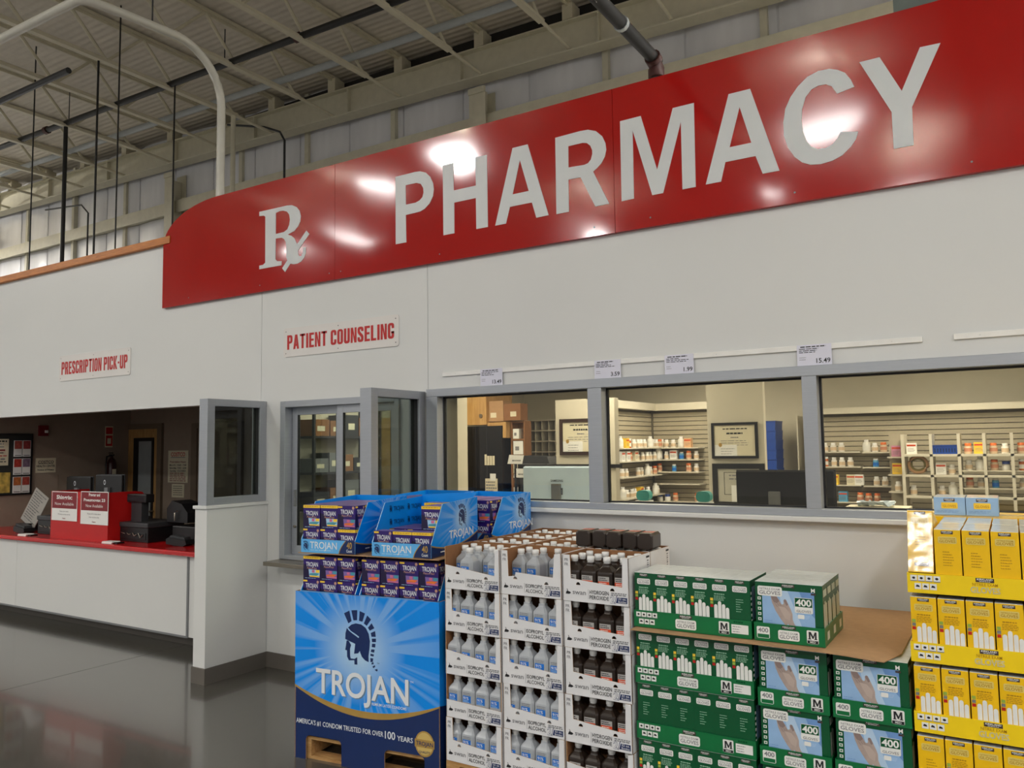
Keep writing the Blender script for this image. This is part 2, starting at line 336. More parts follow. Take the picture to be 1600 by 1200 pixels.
# heavy condensed capitals for the two white plates (cell height 1)
def block(ch, t=.18, w=.46):
    r = .17; ri = max(.02, r - t * .75)
    ring = lambda x0, x1, y0, y1: (rpoly(x0, x1, y0, y1, r, 4), [rpoly(x0 + t, x1 - t, y0 + t * .8, y1 - t * .8, ri, 3)])
    R4 = lambda a0, a1, b0, b1: ([(a0, b0), (a1, b0), (a1, b1), (a0, b1)], [])
    bowl = ([(0, .42)] + [(w - r + r * math.cos(R(q)), .42 + r + r * math.sin(R(q))) for q in range(-90, 1, 18)] + [(w - r + r * math.cos(R(q)), 1 - r + r * math.sin(R(q))) for q in range(0, 91, 18)] + [(0, 1)], [rpoly(t, w - t, .42 + t * .8, 1 - t * .8, .05, 3)])
    def cshape(gap0, gap1):
        o = [(w, gap1)] + [(w - r + r * math.cos(R(q)), 1 - r + r * math.sin(R(q))) for q in range(0, 181 - 90, 15)] + [(r + r * math.cos(R(q)), 1 - r + r * math.sin(R(q))) for q in range(90, 181, 15)] + [(r + r * math.cos(R(q)), r + r * math.sin(R(q))) for q in range(180, 271, 15)] + [(w - r + r * math.cos(R(q)), r + r * math.sin(R(q))) for q in range(270, 361, 15)] + [(w, gap0)]
        i0, i1 = t, w - t; yb, yt = t * .8, 1 - t * .8; c = .06
        return o + [(i1, gap0), (i1, yb + c), (i1 - c * .6, yb), (i0 + c * .6, yb), (i0, yb + c), (i0, yt - c), (i0 + c * .6, yt), (i1 - c * .6, yt), (i1, yt - c), (i1, gap1)]
    if ch == 'I': return [R4(0, t, 0, 1)], t
    if ch == '-': return [R4(0, .2, .4, .55)], .2
    if ch == ' ': return [], .16
    if ch == 'T': return [R4(w / 2 - t / 2, w / 2 + t / 2, 0, 1), R4(0, w, 1 - t * .85, 1)], w
    if ch == 'L': return [R4(0, t, 0, 1), R4(t, w * .88, 0, t * .85)], w * .88
    if ch == 'E': return [R4(0, t, 0, 1), R4(t, w * .9, 0, t * .85), R4(t, w * .84, .44, .44 + t * .8), R4(t, w * .9, 1 - t * .85, 1)], w * .9
    if ch == 'N': return [([(0, 0), (t * .85, 0), (t * .85, .62), (w - t, 0), (w, 0), (w, 1), (w - t * .85, 1), (w - t * .85, .38), (t, 1), (0, 1)], [])], w
    if ch == 'A': return [([(0, 0), (t, 0), (t + .03, .2), (w + .04 - t - .03, .2), (w + .04 - t, 0), (w + .04, 0), (w / 2 + .02 + t * .55, 1), (w / 2 + .02 - t * .55, 1)], [[(t + .055, .33), (w + .04 - t - .055, .33), (w / 2 + .02, .78)]])], w + .04
    if ch == 'O': return [ring(0, w, 0, 1)], w
    if ch == 'U': return [([(0, 1), (0, r)] + [(r + r * math.cos(R(q)), r + r * math.sin(R(q))) for q in range(195, 271, 15)] + [(w - r + r * math.cos(R(q)), r + r * math.sin(R(q))) for q in range(270, 361, 15)] + [(w, 1), (w - t, 1), (w - t, t + .05), (w - t - .04, t * .85), (t + .04, t * .85), (t, t + .05), (t, 1)], [])], w
    if ch == 'P': return [bowl, R4(0, t, 0, .42)], w
    if ch == 'R': return [bowl, R4(0, t, 0, .42), ([(w - t - .01, 0), (w + .02, 0), (w - .03, .42), (w - t - .06, .42)], [])], w + .02
    if ch == 'C': return [(cshape(.36, .64), [])], w
    if ch == 'G': return [(cshape(.46, .66), []), R4(w * .52, w - t * .99, .34, .46), R4(w - t, w, .34, .47)], w
    if ch == 'K': return [R4(0, t, 0, 1), ([(t, .38), (w - t * .9, 1), (w + .03, 1), (t + .1, .48), (w + .05, 0), (w - t * .85, 0), (t, .40)], [])], w + .04
    if ch == 'S':
        h = .5
        up = [(w, .70), (w, 1 - r)] + [(w - r + r * math.cos(R(q)), 1 - r + r * math.sin(R(q))) for q in range(15, 91, 15)] + [(r + r * math.cos(R(q)), 1 - r + r * math.sin(R(q))) for q in range(90, 181, 15)] + [(0, .66), (.05, .54), (w - t - .03, .34), (w - t, .26), (w - t, t + .03), (w - t - .04, t * .85), (t + .04, t * .85), (t, t + .03), (t, .32), (0, .32)]
        dn = [(0, r)] + [(r + r * math.cos(R(q)), r + r * math.sin(R(q))) for q in range(195, 271, 15)] + [(w - r + r * math.cos(R(q)), r + r * math.sin(R(q))) for q in range(270, 361, 15)] + [(w, .34), (w - .05, .46), (t + .03, .66), (t, .74), (t, 1 - t - .03), (t + .04, 1 - t * .85), (w - t - .04, 1 - t * .85), (w - t, 1 - t - .03), (w - t, .70)]
        return [(up + dn, [])], w
    return [], .2
def blocktext(g, st, fr, a, b, h, w, mat, off=.0012):
    gap = .075; tot = sum(block(c)[1] + gap for c in st) - gap; k = w / tot
    x = a
    for c in st:
        polys, adv = block(c)
        for po, ho in polys: g.flat([(x + p * k, b + q * h) for p, q in po], fr, mat, off, [[(x + p * k, b + q * h) for p, q in hh] for hh in ho])
        x += (adv + gap) * k
    return g
CAP = 1.0
CAP = max(v[1] for v in glyphs('H', 0.0)[0])
ORD = ['first', 'second', 'third', 'fourth', 'fifth', 'sixth', 'seventh', 'eighth', 'ninth', 'tenth']
def lines(g, fr, a0, a1, b1, n, step, th, mat, off=.001, jit=.3):
    # small print too fine to read: rows of word-length strokes
    for i in range(n):
        a = a0; b = b1 - i * step; end = a1 - random.random() * jit * (a1 - a0)
        while a < end:
            w = min(end - a, (a1 - a0) * (.10 + .14 * random.random())); g.rect(fr, a, a + w, b - th, b, mat, off); a += w + (a1 - a0) * .035
FY = 4.80      # face of the pharmacy front wall
# ================================================================== THE SETTING
# ---- floor slabs with saw-cut joints
fl = thing('floor', kind='structure'); fl['label'] = 'polished grey concrete floor with thin saw-cut joints'
G().box(-34, 16, -18, 14, -.12, -.012, INK).build('joint_bed', fl)
xs = [-34, -28.9, -24.5, -20.1, -15.7, -11.3, -6.79, -2.4, 2.0, 6.4, 16]; ys = [-18, -12, -7.6, -3.2, 1.2, 5.6, 14]
for i in range(len(xs) - 1):
    for j in range(len(ys) - 1):
        G().box(xs[i] + .003, xs[i + 1] - .003, ys[j] + .003, ys[j + 1] - .003, -.011, 0, FLOOR).build('slab', fl)

# ---- pharmacy front wall
wf = thing('wall_front', kind='structure'); wf['label'] = 'white laminate pharmacy front wall with vertical panel seams'
def wp(x0, x1, z0, z1, y0=FY, y1=FY + .12, mat=WALL, n='wall_panel'): return G().box(x0, x1, y0, y1, z0, z1, mat).build(n, wf)
wp(-13, -5.612, 2.27, 3.88); wp(-5.608, -3.747, 2.262, 3.95); wp(-3.743, 2.6, 2.287, 3.95)
wp(-3.765, 2.6, 0, 1.395); wp(-5.51, -3.872, 0, .885); wp(-5.66, -5.335, .885, 2.262); wp(-5.66, -5.512, 0, .885); wp(-4.015, -3.775, .885, 2.262)
G().box(-5.612, -5.608, FY + .004, FY + .1, 2.265, 3.6, INK).build('seam', wf); G().box(-3.747, -3.743, FY + .004, FY + .1, 2.287, 3.6, INK).build('seam', wf)
G().box(-13, -6.9, 4.755, 4.95, 3.88, 3.955, WOODT).build('trim_1', kind='structure', label='stained wood cap along the top of the white wall', bev=.004)
bb = thing('baseboard_front', kind='structure'); bb['label'] = 'grey rubber cove base along the white walls'
for a in ((-5.505, -3.875, 4.788, 4.80), (-3.76, 2.6, 4.788, 4.80), (-5.665, -5.505, 4.168, 4.18), (-5.505, -5.496, 4.168, 4.80), (-3.885, -3.76, 4.168, 4.18)):
    G().box(a[0], a[1], a[2], a[3], 0, .125, COVE).build('cove_base', bb)

# ---- wings: half walls that carry framed glass
def wing(name, x0, x1, lab):
    w = thing(name, kind='structure'); w['label'] = lab
    G().box(x0, x1, 4.18, FY - .002, 0, 1.375, WALL).build('half_wall', w, bev=.004)
    G().box(x0 - .012, x1 + .012, 4.165, FY - .002, 1.375, 1.402, WALL).build('cap', w, bev=.004)
    c = (x0 + x1) / 2; a, b = c - .052, c + .052; z0, z1 = 1.402, 2.27
    G().box(a, b, 4.19, 4.262, z0, z1, ALU).build('post', w, bev=.002); G().box(a, b, 4.728, 4.798, z0, z1, ALU).build('post', w, bev=.002)
    G().box(a, b, 4.262, 4.728, z1 - .06, z1, ALU).build('rail', w, bev=.002); G().box(a, b, 4.262, 4.728, z0, z0 + .06, ALU).build('rail', w, bev=.002)
    G().box(a + .02, b - .02, 4.262, 4.268, z0 + .06, z1 - .06, ALUD).box(a + .02, b - .02, 4.722, 4.728, z0 + .06, z1 - .06, ALUD).build('gasket', w)
    G().box(c - .004, c + .004, 4.268, 4.722, z0 + .06, z1 - .06, GLASSG).build('pane', w)
wing('wall_wing_pickup', -5.66, -5.512, 'white half wall with framed glass beside the red counter')
wing('wall_wing_counseling', -3.875, -3.772, 'white half wall with framed glass right of the sliding window')

# ---- long dispensary window
w1 = thing('window_1', kind='structure'); w1['label'] = 'long aluminium framed dispensary window in three bays'
def bar(x0, x1, z0, z1, par, y0=4.772, y1=4.90, n='frame_bar'): return G().box(x0, x1, y0, y1, z0, z1, ALU).build(n, par, bev=.003)
bar(-3.745, 2.6, 2.225, 2.285, w1); bar(-3.745, 2.6, 1.425, 1.468, w1)
for a, b in ((-3.745, -3.64), (-2.385, -2.283), (-1.01, -.928), (.55, .64), (2.0, 2.09)): bar(a, b, 1.468, 2.225, w1)
for a, b in ((-3.64, -2.385), (-2.283, -1.01), (-.928, .55), (.64, 2.0)):
    g = G(); g.box(a, a + .012, 4.85, 4.872, 1.468, 2.225, ALUD).box(b - .012, b, 4.85, 4.872, 1.468, 2.225, ALUD).box(a, b, 4.85, 4.872, 2.213, 2.225, ALUD).box(a, b, 4.85, 4.872, 1.468, 1.478, ALUD); g.build('gasket', w1)
    G().box(a + .012, b - .012, 4.857, 4.865, 1.478, 2.213, GLASS).build('pane', w1)
G().box(-3.745, 2.6, 4.735, 4.90, 1.397, 1.425, WALL).build('window_sill', w1, bev=.005)

# ---- counselling window with two sliding sashes and a steel shelf
w2 = thing('window_2', kind='structure'); w2['label'] = 'aluminium framed sliding counselling window above a steel shelf'
for a in ((-5.335, -5.275, .92, 2.26), (-4.06, -4.015, .92, 2.26)): bar(a[0], a[1], a[2], a[3], w2)
bar(-5.275, -4.06, 2.205, 2.26, w2); bar(-5.275, -4.06, .92, .955, w2)
def sash(x0, x1, y, nm):
    s = thing(nm, parent=w2)
    for a, b in ((x0, x0 + .062), (x1 - .062, x1)): G().box(a, b, y, y + .03, .955, 2.205, ALU).build('stile', s, bev=.002)
    G().box(x0 + .062, x1 - .062, y, y + .03, 2.14, 2.205, ALU).build('rail', s, bev=.002); G().box(x0 + .062, x1 - .062, y, y + .03, .955, 1.03, ALU).build('rail', s, bev=.002)
    G().box(x0 + .062, x0 + .07, y + .004, y + .026, 1.03, 2.14, ALUD).box(x1 - .07, x1 - .062, y + .004, y + .026, 1.03, 2.14, ALUD).build('gasket', s)
    G().box(x0 + .07, x1 - .07, y + .011, y + .019, 1.03, 2.14, GLASSG).build('pane', s)
    return s
s1 = sash(-5.272, -4.69, 4.852, 'sash'); sash(-4.70, -4.062, 4.81, 'sash')
G().box(-5.235, -5.215, 4.838, 4.852, 1.36, 1.50, MIDG).tube([(-5.225, 4.835, 1.19), (-5.225, 4.855, 1.19)], .012, STEEL).build('sash_pull', s1)
G().box(-5.335, -3.88, 4.60, 4.86, .885, .918, STEEL).build('counselling_shelf', w2, bev=.003)

# ---- pick-up opening: counter, kick base, recess walls
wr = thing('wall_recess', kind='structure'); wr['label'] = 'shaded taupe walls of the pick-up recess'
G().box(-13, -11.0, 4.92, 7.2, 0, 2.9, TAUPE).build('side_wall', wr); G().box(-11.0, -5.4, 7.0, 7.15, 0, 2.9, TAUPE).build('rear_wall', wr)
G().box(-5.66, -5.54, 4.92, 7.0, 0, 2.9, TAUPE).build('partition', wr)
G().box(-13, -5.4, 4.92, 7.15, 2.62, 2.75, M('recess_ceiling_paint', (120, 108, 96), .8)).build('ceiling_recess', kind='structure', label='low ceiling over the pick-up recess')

cn = thing('pickup_counter', 'long white pick-up counter with red laminate top and grey kick base', 'counter', (-9.0, 4.8, 0))
def cp(n, x0, x1, y0, y1, z0, z1, m, bev=0): return G().box(x0 + 9, x1 + 9, y0 - 4.8, y1 - 4.8, z0, z1, m).build(n, cn, bev=bev)
cp('front_panel', -13, -9.66, 4.80, 4.83, .13, .862, WALL); cp('front_panel', -9.656, -6.60, 4.80, 4.83, .13, .862, WALL); cp('end_panel', -6.585, -5.662, 4.806, 4.83, .12, .86, WALL)
cp('edge_strip', -6.60, -6.575, 4.796, 4.83, .115, .862, MIDG); cp('bottom_strip', -13, -6.60, 4.796, 4.83, .112, .13, MIDG)
cp('kick_base', -10.998, -5.662, 4.95, 4.97, 0, .14, COVE); cp('countertop', -10.998, -5.662, 4.752, 5.55, .864, .912, REDTOP, .012); cp('carcass', -10.998, -5.662, 4.831, 5.5, .14, .86, DARKG)

# door and frame in the rear wall of the recess
d1 = thing('door_1', kind='structure'); d1['label'] = 'maple door with a tall narrow glass light'
G().box(-11.24, -11.10, 6.96, 7.0, 0, 2.24, DFRAME).build('door_frame', d1); G().box(-10.30, -10.2, 6.96, 7.0, 0, 2.24, DFRAME).build('door_frame', d1); G().box(-11.10, -10.30, 6.96, 7.0, 2.17, 2.24, DFRAME).build('door_frame', d1)
G().prism([(-11.09, 0), (-10.31, 0), (-10.31, 2.165), (-11.09, 2.165)], Fr((0, 6.975, 0)), .02, MAPLE, holes=[[(-10.84, .9), (-10.40, .9), (-10.40, 2.02), (-10.84, 2.02)]]).build('leaf', d1)
G().prism([(-10.86, .88), (-10.38, .88), (-10.38, 2.04), (-10.86, 2.04)], Fr((0, 6.965, 0)), .02, BLACK, holes=[[(-10.74, .93), (-10.43, .93), (-10.43, 1.99), (-10.74, 1.99)]]).build('light_frame', d1)
G().box(-10.75, -10.42, 6.97, 6.985, .92, 2.0, DOORG).build('pane', d1); G().tube([(-10.36, 6.965, 1.0), (-10.36, 6.92, 1.0), (-10.46, 6.92, 1.0)], .011, STEEL).build('handle', d1)
d2 = thing('door_2', kind='structure'); d2['label'] = 'taupe door frame at the right end of the recess'
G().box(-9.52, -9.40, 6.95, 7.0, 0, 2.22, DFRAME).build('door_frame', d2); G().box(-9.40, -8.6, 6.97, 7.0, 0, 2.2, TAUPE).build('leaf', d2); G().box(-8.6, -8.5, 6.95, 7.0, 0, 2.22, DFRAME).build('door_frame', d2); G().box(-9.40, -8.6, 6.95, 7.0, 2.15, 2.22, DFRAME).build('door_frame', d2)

# ---- dispensary room behind the window
wd = thing('wall_dispensary', kind='structure'); wd['label'] = 'beige dispensary walls behind the window'
for a in ((-5.54, 3.2, 9.0, 9.12, 0, 2.9), (-5.54, -5.42, 4.92, 9.0, 0, 2.9), (3.1, 3.2, 4.92, 9.0, 0, 2.9)): G().box(a[0], a[1], a[2], a[3], a[4], a[5], WALL2).build('room_wall', wd)
G().box(-3.66, -3.56, 4.92, 5.05, 0, 2.75, WALL2).build('partition_end', wd)
G().box(-3.36, -2.80, 6.10, 6.18, 0, 2.24, WALL2).build('partition_screen', wd); G().box(-2.01, -1.575, 6.10, 6.16, 0, 2.75, WALL2).build('partition_pier', wd)
G().box(-5.54, 3.2, 4.92, 9.12, 2.75, 2.87, WALL2).build('ceiling_dispensary', kind='structure', label='flat dispensary ceiling')
for i, (x, y) in enumerate(((-4.5, 5.75), (-2.75, 5.62), (-.4, 5.62), (1.8, 5.7), (-2.7, 7.5), (-.4, 7.4))):
    t = thing('ceiling_light', 'flat ceiling troffer lighting the dispensary, ' + ('leftmost', 'over the middle bay, front', 'over the right bay, front', 'rightmost', 'over the middle bay, rear', 'over the right bay, rear')[i], 'ceiling light', (x, y, 2.75), group='dispensary ceiling troffers')
    G().box(-.32, .32, -.62, .62, -.03, 0, WHITE).build('frame', t); G().box(-.29, .29, -.59, .59, -.036, -.03, TROF).build('diffuser', t)
    L = bpy.data.lights.new('troffer_light', 'AREA'); L.shape = 'RECTANGLE'; L.size = .56; L.size_y = 1.16; L.energy = 25; L.color = (1, .95, .86)
    lo = bpy.data.objects.new('tube_light', L); COL.objects.link(lo); lo.parent = t; lo.location = (0, 0, -.05)

# ---- warehouse shell: rear wall, roof deck, joists, girder, columns
def zdeck(x): return 8.78 - .022 * (x + 8.8)
def zbot(x): return 8.02 - .022 * (x + 8.8)
rw = thing('wall_warehouse', kind='structure'); rw['label'] = 'rear warehouse wall lined with white insulation facing'
G().box(-40, 16, 10.98, 11.1, 0, 9.8, INSUL).build('backing', rw)
def bulge(w, z0, z1):
    g = G(); n = 6; vs = []; fs = []
    for j in range(2):
        for i in range(n + 1):
            t = i / n; vs.append((t * w, -.06 * math.sin(math.pi * t) ** .6, z0 if j == 0 else z1))
    for i in range(n): fs.append((i, i + 1, n + 2 + i, n + 1 + i))
    g.raw(vs, fs, INSUL, True); return g
pU = bulge(1.30, 7.30, 9.6).mesh('insulation_panel'); pL = bulge(1.30, 3.2, 7.12).mesh('insulation_panel')
for i in range(33):
    for me in (pU, pL):
        o = bpy.data.objects.new('insulation_panel', me); COL.objects.link(o); o.parent = rw; o.location = (-33.0 + 1.33 * i, 10.97, 0)
G().box(-40, 16, 10.72, 10.95, 7.13, 7.30, CREAM).box(-40, 16, 10.70, 10.73, 7.07, 7.34, CREAM).build('girt', rw)
for x in (-30.2, -27.9, -25.4, -21.9, -19.7, -17.5, -13.4, -11.46, -9.25, -5.0, -2.6, -.4): G().box(x - .05, x + .05, 10.86, 10.97, 3, 9, CREAM).build('wind_post', rw)
for x in (-23.7, -15.4, -7.2, 1.0):
    c = thing('column', kind='structure', loc=(x, 10.6, 0)); c['label'] = 'cream painted steel column at the rear wall'
    G().box(-.16, .16, -.02, .0, 0, 7.8 - .022 * (x + 8.8), CREAM).box(-.16, .16, .28, .30, 0, 7.8 - .022 * (x + 8.8), CREAM).build('flange', c); G().box(-.012, .012, 0, .28, 0, 7.8, CREAM).build('web', c)
    G().box(-.16, .16, -.05, -.02, 7.70 - .022 * (x + 8.8), 7.80 - .022 * (x + 8.8), CREAM).build('bracket', c)
gd = thing('roof_girder', kind='structure'); gd['label'] = 'deep cream steel girder along the rear wall'
def sl(x0, x1, y0, y1, za, zb, mat, n):
    vs = [(x, y, (za if k == 0 else zb) - .024 * (x + 8.8)) for k in (0, 1) for y in (y0, y1) for x in (x0, x1)]
    g = G(); g.raw(vs, [(0, 2, 3, 1), (4, 5, 7, 6), (0, 1, 5, 4), (2, 6, 7, 3), (0, 4, 6, 2), (1, 3, 7, 5)], mat); return g.build(n, gd)
sl(-40, 16, 10.60, 10.62, 7.97, 8.44, CREAM, 'web'); sl(-40, 16, 10.50, 10.78, 7.95, 7.975, CREAM, 'flange'); sl(-40, 16, 10.50, 10.78, 8.43, 8.455, CREAM, 'flange')
for k in range(16):
    x = -33 + 2.55 * k; G().box(x - .012, x + .012, 10.52, 10.60, 7.98 - .024 * (x + 8.8), 8.43 - .024 * (x + 8.8), CREAM).build('stiffener', gd)
dk = thing('ceiling', kind='structure'); dk['label'] = 'pale ribbed metal roof deck seen from below'
vs = [(x, y, zdeck(x) + dz) for dz in (0, .08) for y in (-18, 11) for x in (-40, 16)]
g = G(); g.raw(vs, [(0, 2, 3, 1), (4, 5, 7, 6), (0, 1, 5, 4), (2, 6, 7, 3), (0, 4, 6, 2), (1, 3, 7, 5)], DECK); g.build('roof_deck', dk)
G().box(-40, 16, 10.80, 10.97, 8.5, 8.75, M('black_gap_shadow_board', (40, 38, 34), .8)).build('eave_shade_board', dk)  # dark board stands in for the shade in the eave gap
# joists
D_ = .735
chordT = G().box(-.055, .055, -14, 10.68, D_ - .05, D_, CREAMD).box(-.012, .012, -14, 10.68, D_ - .09, D_ - .05, CREAMD).mesh('top_chord')
chordB = G().box(-.05, .05, -14, 9.7, 0, .045, CREAMD).box(-.01, .01, -14, 9.7, .045, .085, CREAMD).mesh('bottom_chord')
seat = G().box(-.09, .09, 10.5, 10.75, D_ - .30, D_ - .05, CREAMD).mesh('seat')
webA = G().tube([(0, 0, .04), (0, .62, D_ - .05)], .028, CREAMD, 6).mesh('web'); webB = G().tube([(0, .62, D_ - .05), (0, 1.24, .04)], .028, CREAMD, 6).mesh('web')
brace = G().box(-.035, .035, 0, .05, -.02, .02, CREAMD)
JX = [-32.3, -30.6, -28.9, -27.2, -25.5, -23.8, -22.1, -20.4, -18.7, -17.0, -15.3, -13.6, -12.06, -10.43, -8.82, -7.1, -5.45, -3.8, -2.1, -.4, 1.3, 3.0]
for x in JX:
    j = thing('roof_joist', kind='structure', loc=(x, 0, zbot(x))); j['label'] = 'open web steel roof joist running to the rear wall'
    def link(nm, me, loc=(0, 0, 0)):
        o = bpy.data.objects.new(nm, me); COL.objects.link(o); o.parent = j; o.location = loc
    link('top_chord', chordT); link('bottom_chord', chordB); link('seat', seat)
    for k in range(10):
        y = 9.6 - 1.24 * (k + 1); link('web', webA, (0, y, 0)); link('web', webB, (0, y, 0))
    G().tube([(0, 9.62, .03), (0, 10.58, -.02)], .03, CREAMD, 6).build('brace', j)
# lamps of the sales floor
lamp_dome = G().lathe([(.05, .42), (.12, .40), (.16, .20), (.42, .02), (.44, 0), (.40, .005)], M('lamp_housing', (200, 200, 198), .4), n=20).mesh('housing')
for i, (x, y, z, r, e) in enumerate(LAMPS):
    t = thing('high_bay_lamp', 'round high bay lamp hanging under the roof, ' + (ORD + ['eleventh', 'twelfth', 'thirteenth', 'fourteenth', 'fifteenth', 'sixteenth', 'unseen fill added outside', 'eighteenth'])[i] + ' of its rows', 'lamp', (x, y, z), group='high bay lamps of the sales floor')
    o = bpy.data.objects.new('housing', lamp_dome); COL.objects.link(o); o.parent = t; o.scale = (r / .42,) * 3
    G().tube([(0, 0, .4 * r / .42), (0, 0, zdeck(x) - z)], .012, DARKG, 6).build('stem', t)
    L = bpy.data.lights.new('high_bay_light', 'AREA'); L.shape = 'DISK'; L.size = 2 * r; L.energy = LAMP_W * e; L.color = (1, .985, .955)
    lo = bpy.data.objects.new('lamp_light', L); COL.objects.link(lo); lo.parent = t; lo.location = (0, 0, -.01)
    L2 = bpy.data.lights.new('roof_fill', 'AREA'); L2.shape = 'DISK'; L2.size = r; L2.energy = LAMP_W * e * .8; L2.color = (1, .975, .92)   # fill light added to brighten the roof deck from below
    l2 = bpy.data.objects.new('roof_fill_light', L2); COL.objects.link(l2); l2.parent = t; l2.location = (0, 0, .44 * r / .42); l2.rotation_euler = (math.pi, 0, 0)
# pipes, rods and conduits under the roof
def pipe(nm, pts, r, mat, lab, cat='pipe', grp=None, n=10):
    o = G().tube(pts, r, mat, n).build(nm, label=lab, cat=cat, group=grp); return o
arc = lambda c, r, a0, a1, n=10: [(c[0], c[1] + r * math.cos(R(a0 + (a1 - a0) * i / n)), c[2] + r * math.sin(R(a0 + (a1 - a0) * i / n))) for i in range(n + 1)]
wpts = [(-7.2, 5.57, 3.9), (-7.2, 5.57, 5.62)] + arc((-7.2, 5.0, 5.62), .57, 8, 90) + [(-7.2, 4.4, 6.15), (-7.2, 4.08, 6.12), (-7.23, 4.03, 6.115), (-7.28, 4.0, 6.115), (-8.7, 4.0, 6.15), (-16, 4.0, 6.3)]
pipe('vent_pipe', wpts, .044, PIPEW, 'thick white vent pipe bending down behind the red sign')
pipe('hanger_rod', [(-7.2, 4.72, 6.2), (-7.2, 4.72, 8.7)], .008, DARKG, 'thin hanger rod holding the bent white vent pipe', 'rod')
pipe('drop_conduit', [(-12.06, 9.6, 3.5), (-12.06, 9.6, 8.1)], .045, CREAM, 'slim cream drop pipe beside the bent vent pipe')
t = thing('sprinkler_main', 'long black sprinkler main running along under the joists', 'pipe', (0, 8.25, 8.1))
zz = lambda x: -.022 * (x + 8.8)
G().tube([(-33, 0, zz(-33)), (4, 0, zz(4))], .055, BLACKP, 10).build('main_pipe', t)
for x in (-16.0, -8.9, -3.0): G().tube([(x - .05, 0, zz(x)), (x + .05, 0, zz(x))], .075, RUST, 10).build('coupling', t)
for x in (-15.2, -10.6, -6.5): G().tube([(x, 0, zz(x)), (x, 0, zz(x) + .6)], .01, DARKG, 6).build('hanger', t)
t = thing('sprinkler_drop', 'black sprinkler pipe with an elbow dropping behind the pharmacy sign', 'pipe', (-2.69, 7.0, 5.36))
G().tube([(0, .03, .14), (0, -9, .14)], .06, BLACKP, 12).build('run', t); G().tube([(0, 0, -1.6), (0, 0, .02)], .05, BLACKP, 12).build('riser', t)
G().tube([(0, 0, -.03), (0, 0, .06), (0, -.03, .12), (0, -.1, .14)], .078, RUST, 12).build('elbow', t); G().tube([(0, -.78, .14), (0, -.82, .14)], .07, PIPEG, 12).build('clamp', t)
pipe('light_conduit', [(-33, 9.3, 8.2 + .022 * 24), (4, 9.3, 8.2 - .022 * 12.8)], .06, PIPEG, 'pale grey conduit running under the joists near the girder')
pipe('strut_channel', [(-20, 6.62, 7.9), (-12.32, 6.66, 7.86)], .05, DARKG, 'short dark strut channel hung below the joists at left')
for i, (x, y, z0, z1, r, lab) in enumerate(((-14.0, 7.0, 4.3, 8.88, .012, 'leftmost thin cable hanging above the wood cap'), (-15.3, 8.25, 4.3, 8.2, .04, 'thickest black drop pipe above the wood cap'), (-12.08, 7.0, 4.2, 8.1, .017, 'black drop pipe right of the thickest one'), (-11.5, 7.0, 4.2, 8.83, .012, 'thin chain hanging just left of the rear column'), (-11.9, 8.25, 4.0, 8.15, .014, 'black cable hanging beside the bent vent pipe'))):
    pipe('drop_rod', [(x, y, z0), (x, y, z1)], r, BLACKP, lab, 'rod', 'black rods hanging from the roof', 8)
pipe('wall_conduit', [(-13.3, 10.45, 8.5), (-12.2, 10.45, 8.2), (-11.75, 10.45, 8.0), (-11.62, 10.45, 7.8), (-11.62, 10.45, 5.0)], .022, DARKG, 'thin bent conduit clipped in front of the rear wall')
pipe('wall_conduit', [(-20.2, 10.45, 7.9), (-18.6, 10.45, 7.75), (-18.3, 10.45, 7.5), (-18.3, 10.45, 5.0)], .02, DARKG, 'thin bent conduit left of the thickest drop pipe')
G().box(-.48, -.2, 5.3, 5.7, 4.48, 4.9, M('dull_green_duct', (96, 108, 102), .6)).box(-.5, -.18, 5.28, 5.72, 4.44, 4.48, DARKG).build('duct_box', label='grey duct end showing above the top edge of the sign', cat='duct')
